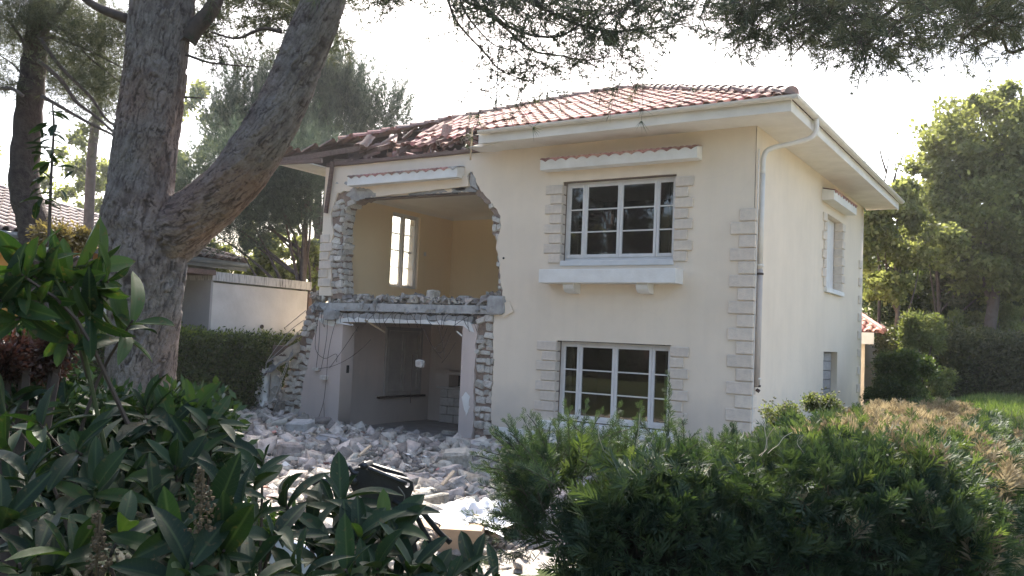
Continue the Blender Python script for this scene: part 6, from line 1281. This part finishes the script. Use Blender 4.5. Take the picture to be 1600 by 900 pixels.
for i, (a, b_) in enumerate(tl):
    p = NP(a, b_-.05, 3.57+b_*sl); Mr = np.stack([ax_x, ax_u, ax_n], 1)
    if i < 290:
        o = link('roof_tile', nme, None, nh); o.matrix_world = Matrix.Translation(Vector(p))@Matrix(Mr.tolist()).to_4x4()
    else: rest.add(TV@Mr.T+p, TF, random.random())
o = rest.build('roof_tile', TILE_N, nh); o['kind'] = 'stuff'
def ncap(p0, p1):
    D_ = np.linalg.norm(p1-p0); n = int(D_/.36)
    for i in range(n): a = p0+(p1-p0)*i/n; b_ = p0+(p1-p0)*(i+1.1)/n; MB().tube([a, b_], [.12, .10], 8).build('ridge_tile', TILE_N, nh)
ncap(NP(a1, 0, 3.6), NP(a1-rd, rd, 3.6+rise)); ncap(NP(a0, rd, 3.6+rise), NP(a1-rd, rd, 3.6+rise))
MB().add([NP(a0, .5, -.5), NP(a1-2.6, .5, -.5), NP(a1-2.6, .5, 3.5), NP(a0, .5, 3.5), NP(a0, .7, -.5), NP(a1-2.6, .7, -.5), NP(a1-2.6, .7, 3.5), NP(a0, .7, 3.5)], [(0, 1, 2, 3), (1, 5, 6, 2), (4, 7, 6, 5), (3, 2, 6, 7)]).build('wall', ORANGE, nh)
MB().add([NP(a1-.6, .5, -.5), NP(a1-.6, 5, -.5), NP(a1-.6, 5, 3.5), NP(a1-.6, .5, 3.5)], [(0, 1, 2, 3)]).build('wall', NWALL, nh)
MB().add([NP(a0, 0, 3.50), NP(a1, 0, 3.50), NP(a1, .7, 3.50), NP(a0, .7, 3.50)], [(0, 1, 2, 3)]).build('soffit', WOOD, nh)
MB().tube([NP(a0, -.06, 3.50), NP(a1, -.06, 3.50)], .07, 8).build('gutter', ZINC, nh); MB().obox(NP(a0, .0, 3.43), NP(a1, .0, 3.43), .03, .16).build('fascia_board', ZINC, nh); MB().tube([NP(a1-2.7, .3, 3.45), NP(a1-2.7, .3, -.4)], .05, 8).build('downpipe', ZINC, nh)
for a in (1.6, 4.4):
    w_ = MB(); 
    for (s0, s1, z0, z1) in ((0, .08, 1.0, 2.3), (.92, 1.0, 1.0, 2.3), (.08, .92, 2.22, 2.3), (.08, .92, 1.0, 1.08)): w_.add([NP(a+s0, .48, z0), NP(a+s1, .48, z0), NP(a+s1, .48, z1), NP(a+s0, .48, z1), NP(a+s0, .44, z0), NP(a+s1, .44, z0), NP(a+s1, .44, z1), NP(a+s0, .44, z1)], [(0, 1, 2, 3), (4, 7, 6, 5), (0, 4, 5, 1), (1, 5, 6, 2), (2, 6, 7, 3), (3, 7, 4, 0)])
    w_ = w_.build('window', FRAME, nh); MB().add([NP(a+.08, .47, 1.08), NP(a+.92, .47, 1.08), NP(a+.92, .47, 2.22), NP(a+.08, .47, 2.22)], [(0, 1, 2, 3)]).build('pane', GLASS, w_)
# flat roofed white garage beside it
gz_ = 3.07; g0 = PZ(334, 424, gz_); g1 = PZ(487, 441, gz_); gd = (g1-g0)[:2]; gl = np.linalg.norm(gd); gd /= gl; gi = np.array([-gd[1], gd[0]]); gi = gi if gi@(EYE[:2]-g0[:2]) < 0 else -gi
ga = thing('garage', 'white flat roofed garage wall above the left hedge', 'garage', (g0[0], g0[1], -.3)); oga = np.array(ga.location)
def GP(a, b, z): return np.array([g0[0]+gd[0]*a+gi[0]*b, g0[1]+gd[1]*a+gi[1]*b, z])-oga
def gbox(name, a0, a1, b0, b1, z0, z1, m): return MB().add([GP(a0, b0, z0), GP(a1, b0, z0), GP(a1, b1, z0), GP(a0, b1, z0), GP(a0, b0, z1), GP(a1, b0, z1), GP(a1, b1, z1), GP(a0, b1, z1)], [(0, 3, 2, 1), (4, 5, 6, 7), (0, 1, 5, 4), (1, 2, 6, 5), (2, 3, 7, 6), (3, 0, 4, 7)]).build(name, m, ga)
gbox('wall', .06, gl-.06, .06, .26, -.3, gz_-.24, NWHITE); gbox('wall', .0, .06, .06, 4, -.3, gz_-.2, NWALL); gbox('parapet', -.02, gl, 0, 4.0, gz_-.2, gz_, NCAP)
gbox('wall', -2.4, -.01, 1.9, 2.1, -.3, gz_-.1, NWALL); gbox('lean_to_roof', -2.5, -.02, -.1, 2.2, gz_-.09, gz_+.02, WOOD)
gbox('wall', -2.5, -2.2, -.05, .25, -.3, gz_-.12, NWHITE)
MB().tube([GP(gl*.5, .05, 1.9), GP(gl*.5, .02, 1.9)], .05, 8).build('wall_vent', RUST, ga)
MB().obox(GP(gl+.03, .1, -.3), GP(gl+.03, .1, gz_-.3), .12, .12).build('wood_post', WOOD, ga)
# red tiled outbuilding past the far corner
ob = thing('outbuilding', 'small outbuilding with red tiled roof beyond the far house corner', 'outbuilding', tuple(np.array([-.7, 13.2, 0]))); oo = np.array(ob.location)
ez = 2.42; A0 = PZ(1335, 524, ez); A1 = PZ(1378, 528, ez); A1 = A0+(A1-A0); q0 = np.array([-2.5, 12.9, ez]); 
def OP(x, y, z): return np.array([x, y, z])-oo
OX0, OX1, OY0, OY1 = -4.0, -.05, 12.7, 17.0; mx_ = (OX0+OX1)/2
MB().add([OP(OX0, OY0, ez+.06), OP(OX1, OY0, ez+.06), OP(-1.6, OY0+2.1, ez+.95), OP(OX0, OY0+2.1, ez+.95)], [(0, 1, 2, 3)]).add([OP(OX1, OY0, ez+.06), OP(OX1, OY1, ez+.06), OP(-1.6, OY0+2.1, ez+.95)], [(0, 1, 2)]).build('roof_deck', TILE, ob)
s_ = .89/2.1; an_ = math.atan(s_); Ro = Matrix(((1, 0, 0), (0, math.cos(an_), -math.sin(an_)), (0, math.sin(an_), math.cos(an_))))
for i in range(6):
    for k in range(16):
        x = OX1-.24-k*.24; b_ = i*.36*.92
        if x > OX1-b_*.74-.2: continue
        o = link('roof_tile', tile_me, None, ob); o.matrix_world = Matrix.Translation(Vector(OP(x, OY0+b_-.04, ez+.08+b_*s_)))@Ro.to_4x4()
MB().tube([OP(OX1, OY0, ez+.12), OP(-1.6, OY0+2.1, ez+1.0)], .1, 8).build('ridge_tile', TILE, ob)
MB().box(*OP(OX0, OY0-.06, ez-.28), *OP(OX1-.25, OY0-.02, ez+.06), .006).build('fascia_board', WHITEP, ob)
MB().box(*OP(OX0, OY0+.25, -.4), *OP(OX1-.55, OY0+.45, ez-.1)).build('wall', PLASTER, ob)
MB().box(*OP(OX1-.75, OY0+.46, -.4), *OP(OX1-.6, OY1, ez-.1)).build('wall', PLASTER, ob)

# ------------------------------------------------------------ air volume added to lift the darks like lens veil
hz = bpy.data.materials.new('veil_haze'); hz.use_nodes = True; ht = hz.node_tree; ht.nodes.remove(ht.nodes['Principled BSDF'])
pv = ht.nodes.new('ShaderNodeVolumePrincipled'); pv.inputs['Color'].default_value = (.95, .96, 1, 1); pv.inputs['Density'].default_value = .0005; pv.inputs['Anisotropy'].default_value = .6
ht.links.new(pv.outputs[0], ht.nodes['Material Output'].inputs['Volume'])
tag(MB().box(-75, -45, -2.5, 60, 75, 24).build('veil_haze', hz), kind='stuff')
